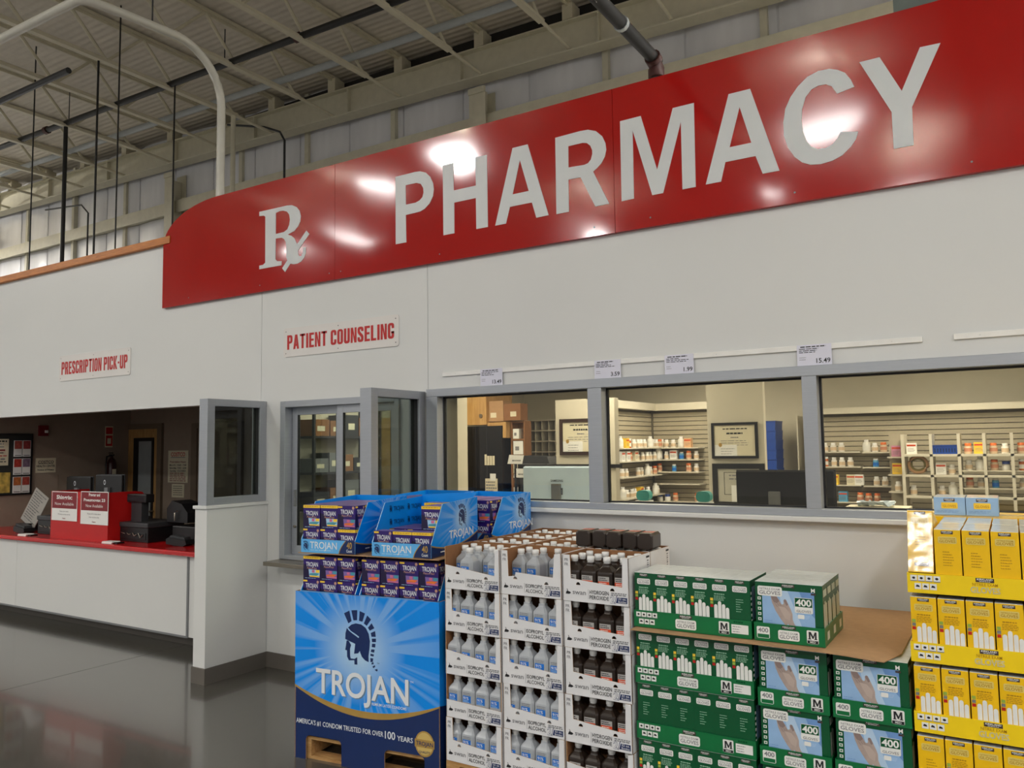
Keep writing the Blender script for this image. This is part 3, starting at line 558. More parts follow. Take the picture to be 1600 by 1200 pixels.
# ================================================================== SIGNS ON THE FRONT
LET = {
'P': ([(-4.029,3.444),(-4.029,3.987),(-3.836,3.988),(-3.781,3.983),(-3.726,3.962),(-3.683,3.92),(-3.656,3.866),(-3.649,3.817),(-3.657,3.766),(-3.69,3.714),(-3.739,3.679),(-3.783,3.665),(-3.838,3.663),(-3.926,3.662),(-3.922,3.444)],[(-3.927,3.9),(-3.82,3.899),(-3.776,3.883),(-3.752,3.845),(-3.749,3.809),(-3.76,3.775),(-3.788,3.754),(-3.827,3.743),(-3.925,3.744)]),
'H': ([(-3.561,3.444),(-3.562,3.985),(-3.464,3.985),(-3.461,3.772),(-3.259,3.772),(-3.262,3.985),(-3.158,3.985),(-3.157,3.444),(-3.259,3.444),(-3.26,3.678),(-3.458,3.678),(-3.459,3.444)],None),
'A': ([(-3.093,3.443),(-2.936,3.987),(-2.809,3.987),(-2.649,3.446),(-2.748,3.444),(-2.782,3.560),(-2.965,3.560),(-3.001,3.443)],[(-2.941,3.647),(-2.876,3.886),(-2.806,3.647)]),
'R': ([(-2.585,3.985),(-2.39,3.989),(-2.331,3.985),(-2.272,3.962),(-2.227,3.917),(-2.204,3.865),(-2.199,3.818),(-2.21,3.774),(-2.236,3.733),(-2.27,3.705),(-2.3,3.688),(-2.186,3.446),(-2.289,3.445),(-2.395,3.666),(-2.488,3.668),(-2.489,3.443),(-2.587,3.443)],[(-2.484,3.903),(-2.375,3.903),(-2.341,3.894),(-2.316,3.87),(-2.303,3.836),(-2.303,3.809),(-2.315,3.773),(-2.336,3.753),(-2.366,3.747),(-2.486,3.753)]),
'M': ([(-2.097,3.447),(-2.094,3.989),(-1.947,3.99),(-1.844,3.609),(-1.727,3.99),(-1.587,3.99),(-1.593,3.449),(-1.679,3.449),(-1.676,3.889),(-1.808,3.449),(-1.882,3.449),(-2.006,3.905),(-2.009,3.449)],None),
'A.001': ([(-1.528,3.452),(-1.366,3.991),(-1.234,3.991),(-1.081,3.452),(-1.179,3.452),(-1.217,3.569),(-1.401,3.569),(-1.432,3.452)],[(-1.372,3.656),(-1.302,3.894),(-1.239,3.656)]),
'C': ([(-0.651,3.854),(-0.667,3.9),(-0.696,3.948),(-0.735,3.976),(-0.78,3.994),(-0.84,3.997),(-0.902,3.978),(-0.956,3.935),(-1.001,3.88),(-1.033,3.816),(-1.047,3.738),(-1.047,3.656),(-1.027,3.58),(-0.992,3.517),(-0.951,3.475),(-0.905,3.452),(-0.849,3.444),(-0.785,3.451),(-0.73,3.472),(-0.684,3.511),(-0.655,3.549),(-0.642,3.59),(-0.733,3.61),(-0.753,3.575),(-0.781,3.547),(-0.818,3.533),(-0.859,3.536),(-0.896,3.557),(-0.922,3.598),(-0.939,3.657),(-0.944,3.724),(-0.938,3.793),(-0.916,3.859),(-0.882,3.896),(-0.844,3.91),(-0.802,3.908),(-0.771,3.888),(-0.743,3.836)],None),
'Y': ([(-0.618,3.989),(-0.513,3.989),(-0.411,3.768),(-0.311,3.989),(-0.212,3.985),(-0.365,3.666),(-0.367,3.452),(-0.466,3.452),(-0.467,3.662)],None),
'Rx': ([(-5.614,3.974),(-5.26,3.97),(-5.195,3.962),(-5.14,3.936),(-5.103,3.897),(-5.087,3.848),(-5.093,3.803),(-5.12,3.762),(-5.165,3.73),(-5.248,3.71),(-5.202,3.693),(-5.164,3.664),(-5.13,3.606),(-5.02,3.71),(-4.984,3.675),(-5.118,3.549),(-5.116,3.519),(-5.104,3.501),(-5.081,3.498),(-5.063,3.518),(-5.059,3.57),(-5.023,3.565),(-5.025,3.513),(-5.045,3.477),(-5.081,3.449),(-5.126,3.437),(-5.171,3.438),(-5.213,3.448),(-5.277,3.383),(-5.313,3.421),(-5.25,3.482),(-5.26,3.507),(-5.261,3.593),(-5.271,3.647),(-5.29,3.676),(-5.323,3.694),(-5.398,3.698),(-5.399,3.513),(-5.377,3.493),(-5.32,3.485),(-5.324,3.449),(-5.607,3.451),(-5.607,3.484),(-5.559,3.484),(-5.53,3.5),(-5.534,3.916),(-5.555,3.93),(-5.614,3.936)],[(-5.399,3.927),(-5.354,3.936),(-5.306,3.932),(-5.259,3.916),(-5.231,3.886),(-5.221,3.838),(-5.23,3.793),(-5.253,3.757),(-5.295,3.74),(-5.351,3.739),(-5.399,3.738)]),
}
sg = thing('pharmacy_sign', 'long glossy red fascia sign reading PHARMACY in white capitals', 'sign', (0, 4.765, 3.245))
SF = Fr((0, 0, -3.245))
ZT, ZB = 4.225, 3.245
cor = [(-6.2 + .81 * math.cos(R(t)), 3.865 + .36 * math.sin(R(t))) for t in range(90, 181, 6)]
G().prism([(-4.69, ZB), (-4.69, ZT)] + cor + [(-7.01, ZB)], SF, .034, SIGN).build('sign_panel', sg)
for a, b in ((-4.687, -2.15), (-2.147, .29), (.293, 2.7)): G().prism([(a, ZB), (b, ZB), (b, ZT), (a, ZT)], SF, .034, SIGN).build('sign_panel', sg)
SF3 = Fr((0, -.003, -3.245))
for k, (o, h) in LET.items():
    G().prism(o, SF3, .003, LETTER, holes=[h] if h else []).build('letter' if k != 'Rx' else 'rx_symbol', sg)
def screws(par, pts, fr, r, mat):
    me = G().flat(ell(0, 0, r, r, 8), Fr((0, 0, 0)), mat, 0.0).flat(ell(0, 0, r * .5, r * .5, 8), Fr((0, 0, 0)), mat, .001).mesh('screw')
    for a, b in pts:
        o = bpy.data.objects.new('screw', me); COL.objects.link(o); o.parent = par; o.location = fr.p(a, b, .001)
screws(sg, [(x, ZB + .06) for x in (-6.6, -5.6, -4.75, -4.62, -3.6, -2.3, -1.9, -1.0, -.1)], SF, .006, MIDG)

def board(nm, x0, x1, z0, z1, txt, lab):
    b = thing(nm, lab, 'sign', (x0, FY - .008, z0)); w, h = x1 - x0, z1 - z0; fr = Fr((0, 0, 0))
    G().prism(rpoly(0, w, 0, h, .022, 4), fr, .008, M('sign_plate', (228, 224, 220), .25, var=.01)).build('plate', b, bev=.001)
    blocktext(G(), txt, fr, w * .035, h * .25, h * .50, w * .93, REDINK).build('lettering', b)
    screws(b, [(a, c) for a in (.03, w / 2, w - .03) for c in (.03, h - .03)], fr, .005, DARKG)
board('wall_sign', -5.32, -4.027, 2.642, 2.892, 'PATIENT COUNSELING', 'white plate with red condensed capitals reading PATIENT COUNSELING')
board('wall_sign', -8.875, -7.56, 2.627, 2.907, 'PRESCRIPTION PICK-UP', 'white plate with red condensed capitals reading PRESCRIPTION PICK-UP')

# price strips and tags
for x0, x1, lab in ((-3.60, -.378, 'long white price tag rail above the window'), (-.23, 2.4, 'second white price tag rail at the right picture edge')):
    r = thing('price_rail', lab, 'rail', (x0, FY, 2.375), group=None)
    G().box(0, x1 - x0, -.014, 0, 0, .03, M('white_rail_plastic', (240, 239, 234), .35)).build('channel', r, bev=.002)
    screws(r, [(a, .015) for a in (.12, (x1 - x0) * .35, (x1 - x0) * .65, x1 - x0 - .15)], Fr((0, -.012, 0)), .004, MIDG)
TAGM = M('lilac_white_tag', (224, 224, 238), .3, var=.02, coat=.3)
for x, p, wh in ((-3.253, '13.49', 'leftmost price tag on the rail, above the left window bay, reading '), (-2.333, '3.59', 'price tag above the mullion of the first two bays, reading '), (-1.84, '1.99', 'price tag alone above the middle window bay, reading '), (-1.03, '15.49', 'rightmost price tag above the second mullion, with glare, reading ')):
    t = thing('price_tag', wh + p, 'price tag', (x, FY - .016, 2.284), group='price tags on the rail')
    fr = Fr((0, 0, 0)); G().prism([(0, 0), (.19, 0), (.19, .122), (0, .122)], fr, .003, TAGM).build('card', t)
    g = G(); g.text(p, fr, .182, .014, .026, INK, al='R', bold=.012)
    lines(g, fr, .02, .17, .113, 1, .01, .006, INK); lines(g, fr, .012, .16, .100, 3, .010, .004, INK, jit=.5); lines(g, fr, .012, .05, .05, 2, .012, .003, GREYINK)
    g.build('print', t)
# ================================================================== GOODS IN FRONT OF THE WALL
HELM = [
[(0.395,0.797),(0.419,0.816),(0.451,0.825),(0.489,0.822),(0.52,0.805),(0.541,0.773),(0.55,0.731),(0.547,0.689),(0.54,0.646),(0.541,0.612),(0.515,0.62),(0.494,0.637),(0.483,0.657),(0.479,0.67),(0.467,0.655),(0.438,0.65),(0.446,0.707),(0.374,0.729),(0.376,0.763),(0.386,0.794),(0.4,0.78),(0.426,0.765),(0.47,0.743),(0.474,0.75),(0.446,0.765),(0.414,0.779)],
[(0.384,0.721),(0.397,0.722),(0.417,0.698),(0.409,0.676),(0.41,0.633),(0.414,0.621),(0.441,0.621),(0.46,0.632),(0.461,0.59),(0.441,0.589),(0.44,0.613),(0.401,0.609),(0.388,0.629),(0.387,0.665),(0.374,0.666),(0.379,0.69)],
[(0.365,0.877),(0.403,0.895),(0.42,0.836),(0.397,0.821)],[(0.418,0.898),(0.46,0.902),(0.459,0.844),(0.433,0.841)],[(0.478,0.898),(0.515,0.887),(0.497,0.838),(0.473,0.842)],[(0.531,0.877),(0.558,0.856),(0.528,0.817),(0.507,0.829)],[(0.562,0.835),(0.581,0.808),(0.549,0.791),(0.536,0.807)],[(0.586,0.792),(0.591,0.76),(0.561,0.758),(0.556,0.779)],[(0.592,0.75),(0.592,0.73),(0.565,0.728),(0.563,0.747)],[(0.589,0.72),(0.587,0.699),(0.563,0.7),(0.565,0.719)],[(0.583,0.687),(0.579,0.669),(0.556,0.672),(0.56,0.687)],[(0.578,0.659),(0.575,0.647),(0.553,0.649),(0.554,0.662)],[(0.553,0.637),(0.573,0.636),(0.57,0.617),(0.554,0.613)],[(0.562,0.61),(0.573,0.617),(0.577,0.605),(0.56,0.601)],[(0.567,0.589),(0.583,0.599),(0.588,0.592),(0.575,0.582)],[(0.583,0.574),(0.601,0.58),(0.604,0.57),(0.596,0.565)]]
def helm(g, fr, cx, cz, h, mat, off=.0012, nseg=99):
    for p in HELM[:2 + nseg]: g.flat([(cx + (a - .47) / .337 * h, cz + (b - .735) / .337 * h) for a, b in p], fr, mat, off)
def pallet(name, x, y, rz, w, d, h, lab):
    t = thing(name, lab, 'pallet', (x, y, 0), rz)
    for i in range(3): G().box(i * (w - .09) / 2, i * (w - .09) / 2 + .09, 0, d, .016, h - .018, PINE).build('stringer', t)
    n = 6; bw = .09
    for k in range(n):
        y0 = k * (d - bw) / (n - 1); G().box(0, w, y0, y0 + bw, h - .018, h, PINE).build('deck_board', t)
    for k in range(3):
        y0 = k * (d - bw) / 2; G().box(0, w, y0, y0 + bw, 0, .016, PINE).build('bottom_board', t)
    return t
def closed_case(name, x0, x1, y0, y1, z0, z1, mat, lab, cat, grp):
    w, d, h = x1 - x0, y1 - y0, z1 - z0
    c = G().box(0, w, 0, d, 0, h, mat).build(name, None, lab, cat, grp, loc=(x0, y0, z0))
    G().box(0, w, d / 2 - .025, d / 2 + .025, h, h + .0006, M('packing_tape', (188, 164, 120), .2)).build('tape', c); return c

# ---- blue display with sunburst print
DA = R(6.6); DO = Vector((-3.763, 3.5, 0)); DU = Vector((math.cos(DA), math.sin(DA), 0)); DN = Vector((-math.sin(DA), math.cos(DA), 0))
def D(u, dep, z): return DO + DU * u + DN * dep + Vector((0, 0, z))
DW, DH, DD = 1.016, .985, .60
def display(loc, rz, lab, front=True, W=DW, dd=DD):
    t = thing('pallet_display', lab, 'display', loc, rz)
    fr = Fr((0, 0, 0))
    def notch(a0, a1, top): return [(a0, 0), (a0, top - .025), (a0 + .008, top - .008), (a0 + .025, top), (a1 - .025, top), (a1 - .008, top - .008), (a1, top - .025), (a1, 0)]
    poly = [(0, 0)] + notch(.085, .347, .142) + notch(.648, .915, .138) + [(W, 0), (W, DH), (0, DH)]
    fp = G().prism(poly, fr, .006, NAVY, KRAFT, KRAFT).build('front_panel', t)
    q = lambda a: .43 + (-.384) * a + .3685 * a * a
    n = 24; arc_ = [(W * i / n, q(W * i / n)) for i in range(n + 1)]
    G().flat(arc_ + [(W, DH), (0, DH)], fr, BURST, .0008).build('sunburst_print', fp)
    g = G(); lo = [(a, b - .004 - .034 * math.sin(math.pi * min(1, a / W * .9 + .06))) for a, b in arc_]
    for i in range(n): g.face([fr.p(*lo[i], .001), fr.p(*lo[i + 1], .001), fr.p(*arc_[i + 1], .001), fr.p(*arc_[i], .001)], GOLD)
    g.build('gold_band', fp)
    g = G(); helm(g, fr, .47, .735, .337, NAVY, .0016); g.build('helmet_emblem', fp)
    g = G(); g.text('TROJAN', fr, .168, .396, .136, GREYSH, w=.652, off=.0014, bold=.012); g.text('TROJAN', fr, .16, .402, .136, SILVER, w=.652, off=.002, bold=.016)
    g.text('PREMIUM LATEX CONDOMS', fr, .553, .372, .015, SILVER, w=.245, bold=.01); g.text('TM', fr, .822, .525, .012, SILVER); g.text('TM', fr, .60, .607, .008, NAVY, off=.0018)
    g.build('lettering', fp)
    g = G(); g.text("AMERICA'S #1 CONDOM TRUSTED FOR OVER", fr, .012, .206, .027, SILVER, w=.63, bold=.010); g.text('100', fr, .652, .2, .04, SILVER, w=.07, bold=.016); g.text('YEARS', fr, .735, .199, .027, SILVER, w=.105, bold=.012); g.build('slogan', fp)
    g = G(); g.flat(ell(.916, .205, .062, .07, 24), fr, GOLD, .0012); g.flat(ell(.916, .205, .054, .061, 24), fr, M('pale_gold_print', (214, 186, 110), .35, .2), .0014); g.rect(fr, .852, .98, .185, .228, GOLD, .0016)
    g.text('TROJAN', fr, .916, .195, .022, NAVY, w=.11, al='C', off=.002, bold=.012); g.text('QUALITY', fr, .916, .155, .012, NAVY, al='C', off=.002, bold=.01); g.build('seal', fp)
    fs = Fr((W, 0, 0), (0, 1, 0)); sp = G().prism([(0, 0), (dd, 0), (dd, DH), (0, DH)], fs, .006, NAVY, KRAFT, KRAFT).build('side_panel', t)
    G().flat([(0, .42), (dd * .5, .36), (dd, .42), (dd, DH), (0, DH)], fs, BLUEP, .0008).build('blue_print', sp)
    G().prism([(0, 0), (-dd, 0), (-dd, DH), (0, DH)], Fr((0, 0, 0), (0, -1, 0)), .006, NAVY, KRAFT, KRAFT).build('side_panel', t)
    G().box(0, W, dd - .006, dd, 0, DH, NAVY).build('back_panel', t); G().box(.008, W - .008, .008, dd - .008, .895, .905, KRAFT).build('platform', t)
    return t
display(DO, DA, 'large blue pallet display with white helmet-emblem lettering and notched base')
pallet('wooden_pallet', D(.02, .02, 0).x, D(.02, .02, 0).y, DA, .976, .56, .13, 'small pine pallet seen through the notches of the blue display')
display(Vector((-3.735, 4.225, 0)), 0, 'second blue pallet display hidden behind the front one', W=.96, dd=.50)

# trays
def dtray(w, d, label, lip=.08, top=.30, inner=False):
    t = thing('display_tray', label, 'tray')
    fr = Fr((0, 0, 0))
    G().box(0, w, 0, d, 0, .004, KRAFT).build('base', t)
    l = G().prism([(0, 0), (w, 0), (w, lip), (0, lip)], fr, .004, NAVY, KRAFT, BLUEP).build('front_lip', t)
    s = w / .40
    g = G(); cv = [(.28 * s + .05 * s * (k / 6) ** 1.6, lip * k / 6) for k in range(7)]
    g.flat([(0, 0)] + cv + [(0, lip)], fr, LBLUE, .0006); g.flat(cv + [(a + .006, b) for a, b in reversed(cv)], fr, GOLD, .001)
    helm(g, fr, .036 * s, .04, .062, NAVY); g.text('TROJAN', fr, .068 * s, .026, .040, SILVER, w=.20 * s, bold=.008); lines(g, fr, .07 * s, .26 * s, .018, 1, .01, .004, PALEB)
    g.text('40', fr, .358 * s, .034, .036, GOLD, w=.038, al='C', bold=.02); g.text('Count', fr, .358 * s, .012, .016, SILVER, w=.042, al='C', bold=.02); g.build('lip_print', l)
    ps = [(0, 0), (d, 0), (d, top + .015), (.13, top), (0, lip)]
    fs = Fr((w, 0, 0), (0, 1, 0)); sp = G().prism(ps, fs, .004, NAVY, BLUEP, PALEB).build('side_panel', t)
    g = G(); n = 10; ar = [(d * k / n, lip - .006 - .14 * (k / n) + .175 * (k / n) ** 2) for k in range(n + 1)]
    g.flat(ar + [(d, top + .015), (.13, top), (0, lip)], fs, BURSTS, .0008); g.flat([(a, b - .007) for a, b in ar] + list(reversed(ar)), fs, GOLD, .001)
    helm(g, fs, .36, .215, .145, NAVY, .0014); g.text('TROJAN', fs, .20, .092, .045, SILVER, w=.30, off=.0016, bold=.01); lines(g, fs, .1, .5, .03, 1, .01, .006, SILVER); g.build('side_print', sp)
    G().prism([(-a, b) for a, b in ps], Fr((0, 0, 0), (0, -1, 0)), .004, BLUEP, BLUEP, PALEB).build('side_panel', t)
    b = G().box(0, w, d - .004, d, 0, top + .015, BLUEP).build('back_panel', t)
    if inner:
        g = G(); f2 = Fr((0, d - .004, 0))
        for a in (.02, .21):
            for c in (.165, .245): helm(g, f2, a + .025, c + .012, .045, NAVY); g.text('TROJAN', f2, a + .055, c, .026, NAVY, w=.115, bold=.01)
        g.build('inner_print', b)
        # the tray wall beside the gap carries the same repeat print
        g = G(); f3 = Fr((.004, 0, 0), (0, 1, 0))
        for a in (.17, .37):
            for c in (.165, .245): helm(g, f3, a + .02, c + .012, .045, NAVY); g.text('TROJAN', f3, a + .05, c, .026, NAVY, w=.115, bold=.01)
        g.build('inner_print', t)
    return t
UZ = 1.218
LT = dtray(.405, .56, 'upper left blue tray packed with purple cartons'); LT.location = D(.028, .015, UZ); LT.rotation_euler = (0, 0, DA)
RT = dtray(.405, .56, 'upper right blue tray with a gap in its top row', inner=True); RT.location = D(.553, .015, UZ); RT.rotation_euler = (0, 0, DA)
# torn flap standing on the right tray
G().prism([(0, 0), (.38, 0), (.40, .02), (.36, .028), (0, .008)], Fr((0, 0, 0)), .003, BLUEP, KRAFT).build('torn_flap', RT, loc=(0.0, .556, .315))
LL = dtray(.41, .56, 'lower left blue tray sunk into the display'); LL.location = D(.02, .02, .906); LL.rotation_euler = (0, 0, DA)
LR = dtray(.54, .56, 'lower right blue tray of four cartons sunk into the display'); LR.location = D(.458, .02, .906); LR.rotation_euler = (0, 0, DA)
B1 = dtray(.43, .48, 'rear blue tray nearest the bottles, emblem on its side'); B1.location = (-3.235, 4.235, UZ)
B2 = dtray(.43, .48, 'rear blue tray beside the counselling wing'); B2.location = (-3.70, 4.235, UZ)
B3 = dtray(.90, .48, 'wide lower rear tray under the two rear trays', top=.28); B3.location = (-3.71, 4.235, .906)
# boards bridging the tray layers
G().box(0, 1.0, 0, .58, 0, .004, KRAFT).build('layer_board', None, 'thin kraft board between the two layers of blue trays', 'board', loc=D(.01, .008, 1.2125), rz=DA)
G().box(0, .93, 0, .49, 0, .004, KRAFT).build('layer_board', None, 'thin kraft board under the rear blue trays', 'board', loc=(-3.72, 4.232, 1.2125))

CW, CH, CD = .128, .14, .092
def carton(band):
    fr = Fr((0, 0, 0)); fs = Fr((CW, 0, 0), (0, 1, 0)); ft = Fr((0, 0, CH), (1, 0, 0), (0, 1, 0))
    c = G().box(0, CW, 0, CD, 0, CH, PURP).build('purple_carton', None, 'purple carton', 'carton')
    for f, w, nm in ((fr, CW, 'front_print'), (fs, CD, 'side_print')):
        g = G(); s = w / CW
        g.flat([(0, 0), (w * .34, 0), (w * .30, CH * .25), (w * .34, CH * .5), (w * .2, CH * .62), (0, CH * .66)], f, PURPD, .0005)
        top = CH - (.019 if band else .006)
        g.text('TROJAN', f, w * .16, top - .042, .025, SILVER, w=w * .72, bold=.02); g.text('Pleasure Pack', f, w * .22, top - .058, .011, TAN, w=w * .58, shear=.2, bold=.008)
        x0 = w * .36; z0 = .014
        cs = ((PURPL, .0, .9), (PINK, .25, .55), (ORANGE, .12, .5), (TEALP, .55, .9)) if not band else ((PALEB, .0, .9), (PINK, .2, .5), (TEALP, .5, .95), (YELB, .05, .42))
        g.flat([(x0, z0 + .004), (w * .97, z0), (w * .99, z0 + .045), (x0 - .006, z0 + .047)], f, cs[0][0], .0008)
        g.flat([(x0, z0 + .012), (w * .8, z0 + .01), (w * .97, z0 + .024), (w * .7, z0 + .026), (x0 + .004, z0 + .022)], f, cs[2][0], .0011)
        g.rect(f, w * .52, w * .68, z0 + .028, z0 + .044, cs[1][0], .0011); g.rect(f, w * .74, w * .97, z0 + .028, z0 + .045, cs[3][0], .0011); g.rect(f, x0 + .003, w * .97, z0 + .002, z0 + .010, cs[3][0] if band else PINK, .0011)
        lines(g, f, w * .1, w * .9, .009, 1, .01, .0022, PALEB)
        if band:
            g.rect(f, 0, w, CH - .017, CH, YELB, .001); lines(g, f, w * .08, w * .92, CH - .006, 1, .01, .004, YELD, .0013, .05)
        else:
            g.rect(f, 0, w * .26, CH - .013, CH - .003, YELB, .001); g.flat(ell(w * .88, CH - .012, .009 * s, .009, 10), f, TAN, .001)
        g.build(nm, c)
    G().rect(ft, .002, CW - .002, .002, CD - .002, PURPL, .0006).build('top_print', c)
    return Stamp(c)
SA, SB = carton(False), carton(True)
def fill(tray, u0, dep0, z, n, rows, skip, bands, deep=0, rz=DA, P=D, pitch=.1315):
    for r in range(rows):
        for i in range(n):
            if (r, i) in skip: continue
            st = SB if (r, i) in bands else SA
            st.put(P(u0 + .0065 + i * pitch, dep0 + .006 + .004 * random.random() + (.012 if r == 0 else 0) * 0, z + .0045 + r * (CH + .0012)),
                   'purple carton%s, %s from left in %s row, %s' % (' with yellow band' if (r, i) in bands else '', ORD[i], 'top' if r == rows - 1 else 'bottom', tray), 'purple cartons in the blue trays', rz)
    for k in range(1, deep + 1):
        for i in range(n):
            if (rows - 1, i, k) in skip: continue
            SA.put(P(u0 + .0065 + i * pitch, dep0 + .008 + k * (CD + .0015), z + .0045 + (rows - 1) * (CH + .0012)), 'purple carton, %s from left, %s line back in top row, %s' % (ORD[i], ORD[k], tray), 'cartons behind the front row', rz)
fill('upper left tray', .028, .02, UZ, 3, 2, (), {(1, 0), (1, 1), (0, 2)}, 4)
fill('upper right tray', .553, .02, UZ, 3, 1, (), {(0, 1), (0, 2)})
for i, (u, dp) in enumerate(((.692, .18), (.692, .28), (.692, .375))):   # cartons left standing on the lower row at the right of the gap
    SA.put(D(.5595 + .006, dp + .0, UZ + .0045), 'purple carton low in the tray gap at left, %s line back, upper right tray' % ORD[i + 1], 'low cartons behind the gap', DA)
    SA.put(D(.691 + .006, dp + .0, UZ + .0045), 'purple carton low in the tray gap at centre, %s line back, upper right tray' % ORD[i + 1], 'low cartons behind the gap', DA)
    SA.put(D(.8225, dp - .05, UZ + .0045), 'purple carton low at the right wall, %s line back, upper right tray' % ORD[i + 1], 'low cartons at the tray wall', DA)
SB.put(D(.8225, .13, UZ + .0045 + CH + .0012), 'purple carton with yellow band, alone on the upper right tray', 'purple cartons in the blue trays', DA)
SB.put(D(.8225, .226, UZ + .0045 + CH + .0012), 'purple carton with yellow band, behind the lone one, upper right tray', 'purple cartons in the blue trays', DA)
SB.put(D(.691, .376, UZ + .0045 + CH + .0012), 'purple carton at the back of the gap, upper right tray', 'purple cartons in the blue trays', DA)
fill('lower left tray', .02, .03, .906, 3, 2, (), {(1, 0)})
fill('lower right tray', .458, .03, .906, 4, 2, (), set(), pitch=.1325)
PB = lambda u, d_, z: Vector((u, d_, z))
fill('rear tray nearest the bottles', -3.235, 4.24, UZ, 3, 2, (), set(), 3, 0, PB, .137)
fill('rear tray by the wing', -3.70, 4.24, UZ, 3, 2, (), set(), 3, 0, PB, .137)

# ---- white cases of bottles
SWX = (-2.70, -2.332, -1.962); SW, SDp, SH, SZ0, SPZ = .362, .266, .228, .152, .2295
pallet('wooden_pallet', -2.70, 3.60, 0, 1.10, 1.08, .15, 'pine pallet under the white bottle cases')
def bottle(nm, mat, lab, wlab):
    b = thing(nm, lab, 'bottle')
    G().loft([(.036, 0), (.0425, .004), (.043, .012), (.043, .140), (.0415, .148), (.034, .158), (.021, .172), (.0185, .178), (.018, .188)], mat, smooth=False).build('body', b)
    G().lathe([(.0165, .184), (.0165, .194), (.019, .195), (.019, .216), (.017, .218)], CAPW, n=12).build('cap', b)
    g = G(); f = Fr((0, -.0432, 0))
    if wlab == 'blue':
        g.rect(f, -.028, .024, .086, .122, LABB, .0008); g.text('91%', f, -.023, .102, .014, WHITE, bold=.01, off=.0014); lines(g, f, -.023, .015, .098, 2, .007, .003, PALEB, .0014); lines(g, f, -.026, .026, .137, 2, .008, .003, GREYINK)
        g.rect(f, -.03, .03, .02, .070, LABG, .0005)
    else:
        g.rect(f, -.03, .03, .05, .128, LABG, .0006); g.rect(f, -.03, .03, .05, .104, LABO, .001); lines(g, f, -.026, .026, .122, 2, .009, .004, INK); lines(g, f, -.024, .02, .098, 3, .008, .003, WHITE, .0014)
    g.build('label', b); return Stamp(b)
BA = bottle('alcohol_bottle', PLASW, 'grey bottle', 'blue'); BH = bottle('peroxide_bottle', BROWNB, 'brown bottle', 'orange')
def wcase(kind, perox, torn=False):
    c = thing('bottle_case', 'white bottle case', 'case'); w, h, d = SW, SH, SDp; fr = Fr((0, 0, 0))
    lr, ll = .088, .118
    if kind == 'A': pl = [(0, 0), (w, 0), (w, h), (w - .032, h), (w - .036, lr), (.046, ll - .006), (.042, h), (0, h)]
    elif kind == 'B': pl = [(0, 0), (w, 0), (w, h), (w - .03, h - .01), (w - .034, lr), (.0, ll + .012)]
    elif kind == 'C': pl = [(0, 0), (w, 0), (w, .078), (.25, .082), (.1, .088), (0, .092)]
    else: pl = [(0, 0), (w, 0), (w, h), (w - .04, h - .004), (w - .05, .105), (.09, .118), (.086, .098), (.045, .094), (.04, h), (0, h)]
    holes = [] if kind == 'C' else [[(.075, .082)] + [(.087 + .012 * math.cos(R(t)), .082 + .014 * math.sin(R(t))) for t in range(160, -1, -20)][0:] , [(.262, .066)] + [(.274 + .012 * math.cos(R(t)), .066 + .014 * math.sin(R(t))) for t in range(160, -1, -20)]]
    fp = G().prism(pl, fr, .004, CARDW, KRAFTD, KRAFT, holes).build('front_panel', c)
    g = G()
    g.flat([(.016, .034), (.036, .034), (.046, .040), (.040, .046), (.030, .048), (.026, .058), (.022, .060), (.026, .050), (.020, .046)], fr, INK, .0008)
    g.text('swan', fr, .055, .036, .022, GREYINK, w=.075, bold=.012); g.rect(fr, .142, .1435, .018, .066, GREYINK); g.build('brand_print', fp); g = G()
    for i, s_ in enumerate(('HYDROGEN', 'PEROXIDE') if perox else ('ISOPROPYL', 'ALCOHOL')): g.text(s_, fr, .15, .044 - i * .025, .018, INK, w=.105, bold=.012)
    g.build('name_print', fp); g = G(); g.rect(fr, .292, .352, .012, .040, NAVY, .0007); g.text('2/', fr, .262, .010, .034, NAVY, w=.040, off=.0012, bold=.035); g.text('2/', fr, .262, .010, .034, CARDW, w=.040, off=.0016, bold=.0); g.text('32 oz.', fr, .305, .028, .010, CARDW, w=.042, bold=.01); g.text('Bottles', fr, .305, .015, .009, CARDW, w=.042, bold=.01)
    lines(g, fr, .268, .350, .060, 2, .008, .005, MIDG, jit=.02)
    g.build('count_badge', fp); g = G()
    if kind not in 'AD': g.rect(fr, .14, .2, .001, .0016, GREYINK, .0006)
    if kind in 'AD': g.text('PR', fr, .012, .196, .014, GREYINK, bold=.015); g.text('FR', fr, .012, .174, .014, GREYINK, bold=.015)
    g.build('case_print', fp)
    sdp = G().prism([(0, 0), (d, 0), (d, h), (0, h)], Fr((w, 0, 0), (0, 1, 0)), .004, CARDW, KRAFTD, KRAFT).build('side_panel', c)
    g = G(); f = Fr((w, 0, 0), (0, 1, 0))
    for k in range(9): g.rect(f, .225, .245, .10 + k * .011, .10 + k * .011 + (.004 if k % 2 else .007), GREYINK)
    g.rect(f, .215, .256, .205, .215, INK); g.build('barcode_print', sdp)
    G().prism([(0, 0), (-d, 0), (-d, h), (0, h)], Fr((0, 0, 0), (0, -1, 0)), .004, CARDW if kind != 'B' else KRAFTD, KRAFTD, KRAFT).build('side_panel', c)
    G().box(.004, w - .004, d - .004, d, 0, h, KRAFTD).build('back_panel', c); G().box(.004, w - .004, .004, d - .004, 0, .003, KRAFTD).build('base', c)
    return Stamp(c)
WC = {(k, p): wcase(k, p) for k, p in (('A', 0), ('B', 0), ('C', 0), ('D', 0), ('A', 1), ('B', 1))}
LAY = ['lowest', 'fourth', 'third', 'second', 'topmost']; CN = ['left alcohol column', 'right alcohol column', 'peroxide column']
KIND = [['A', 'C', 'B', 'A', 'B'], ['A', 'A', 'A', 'A', 'D'], ['B', 'A', 'A', 'A', 'A']]
JIT = {}
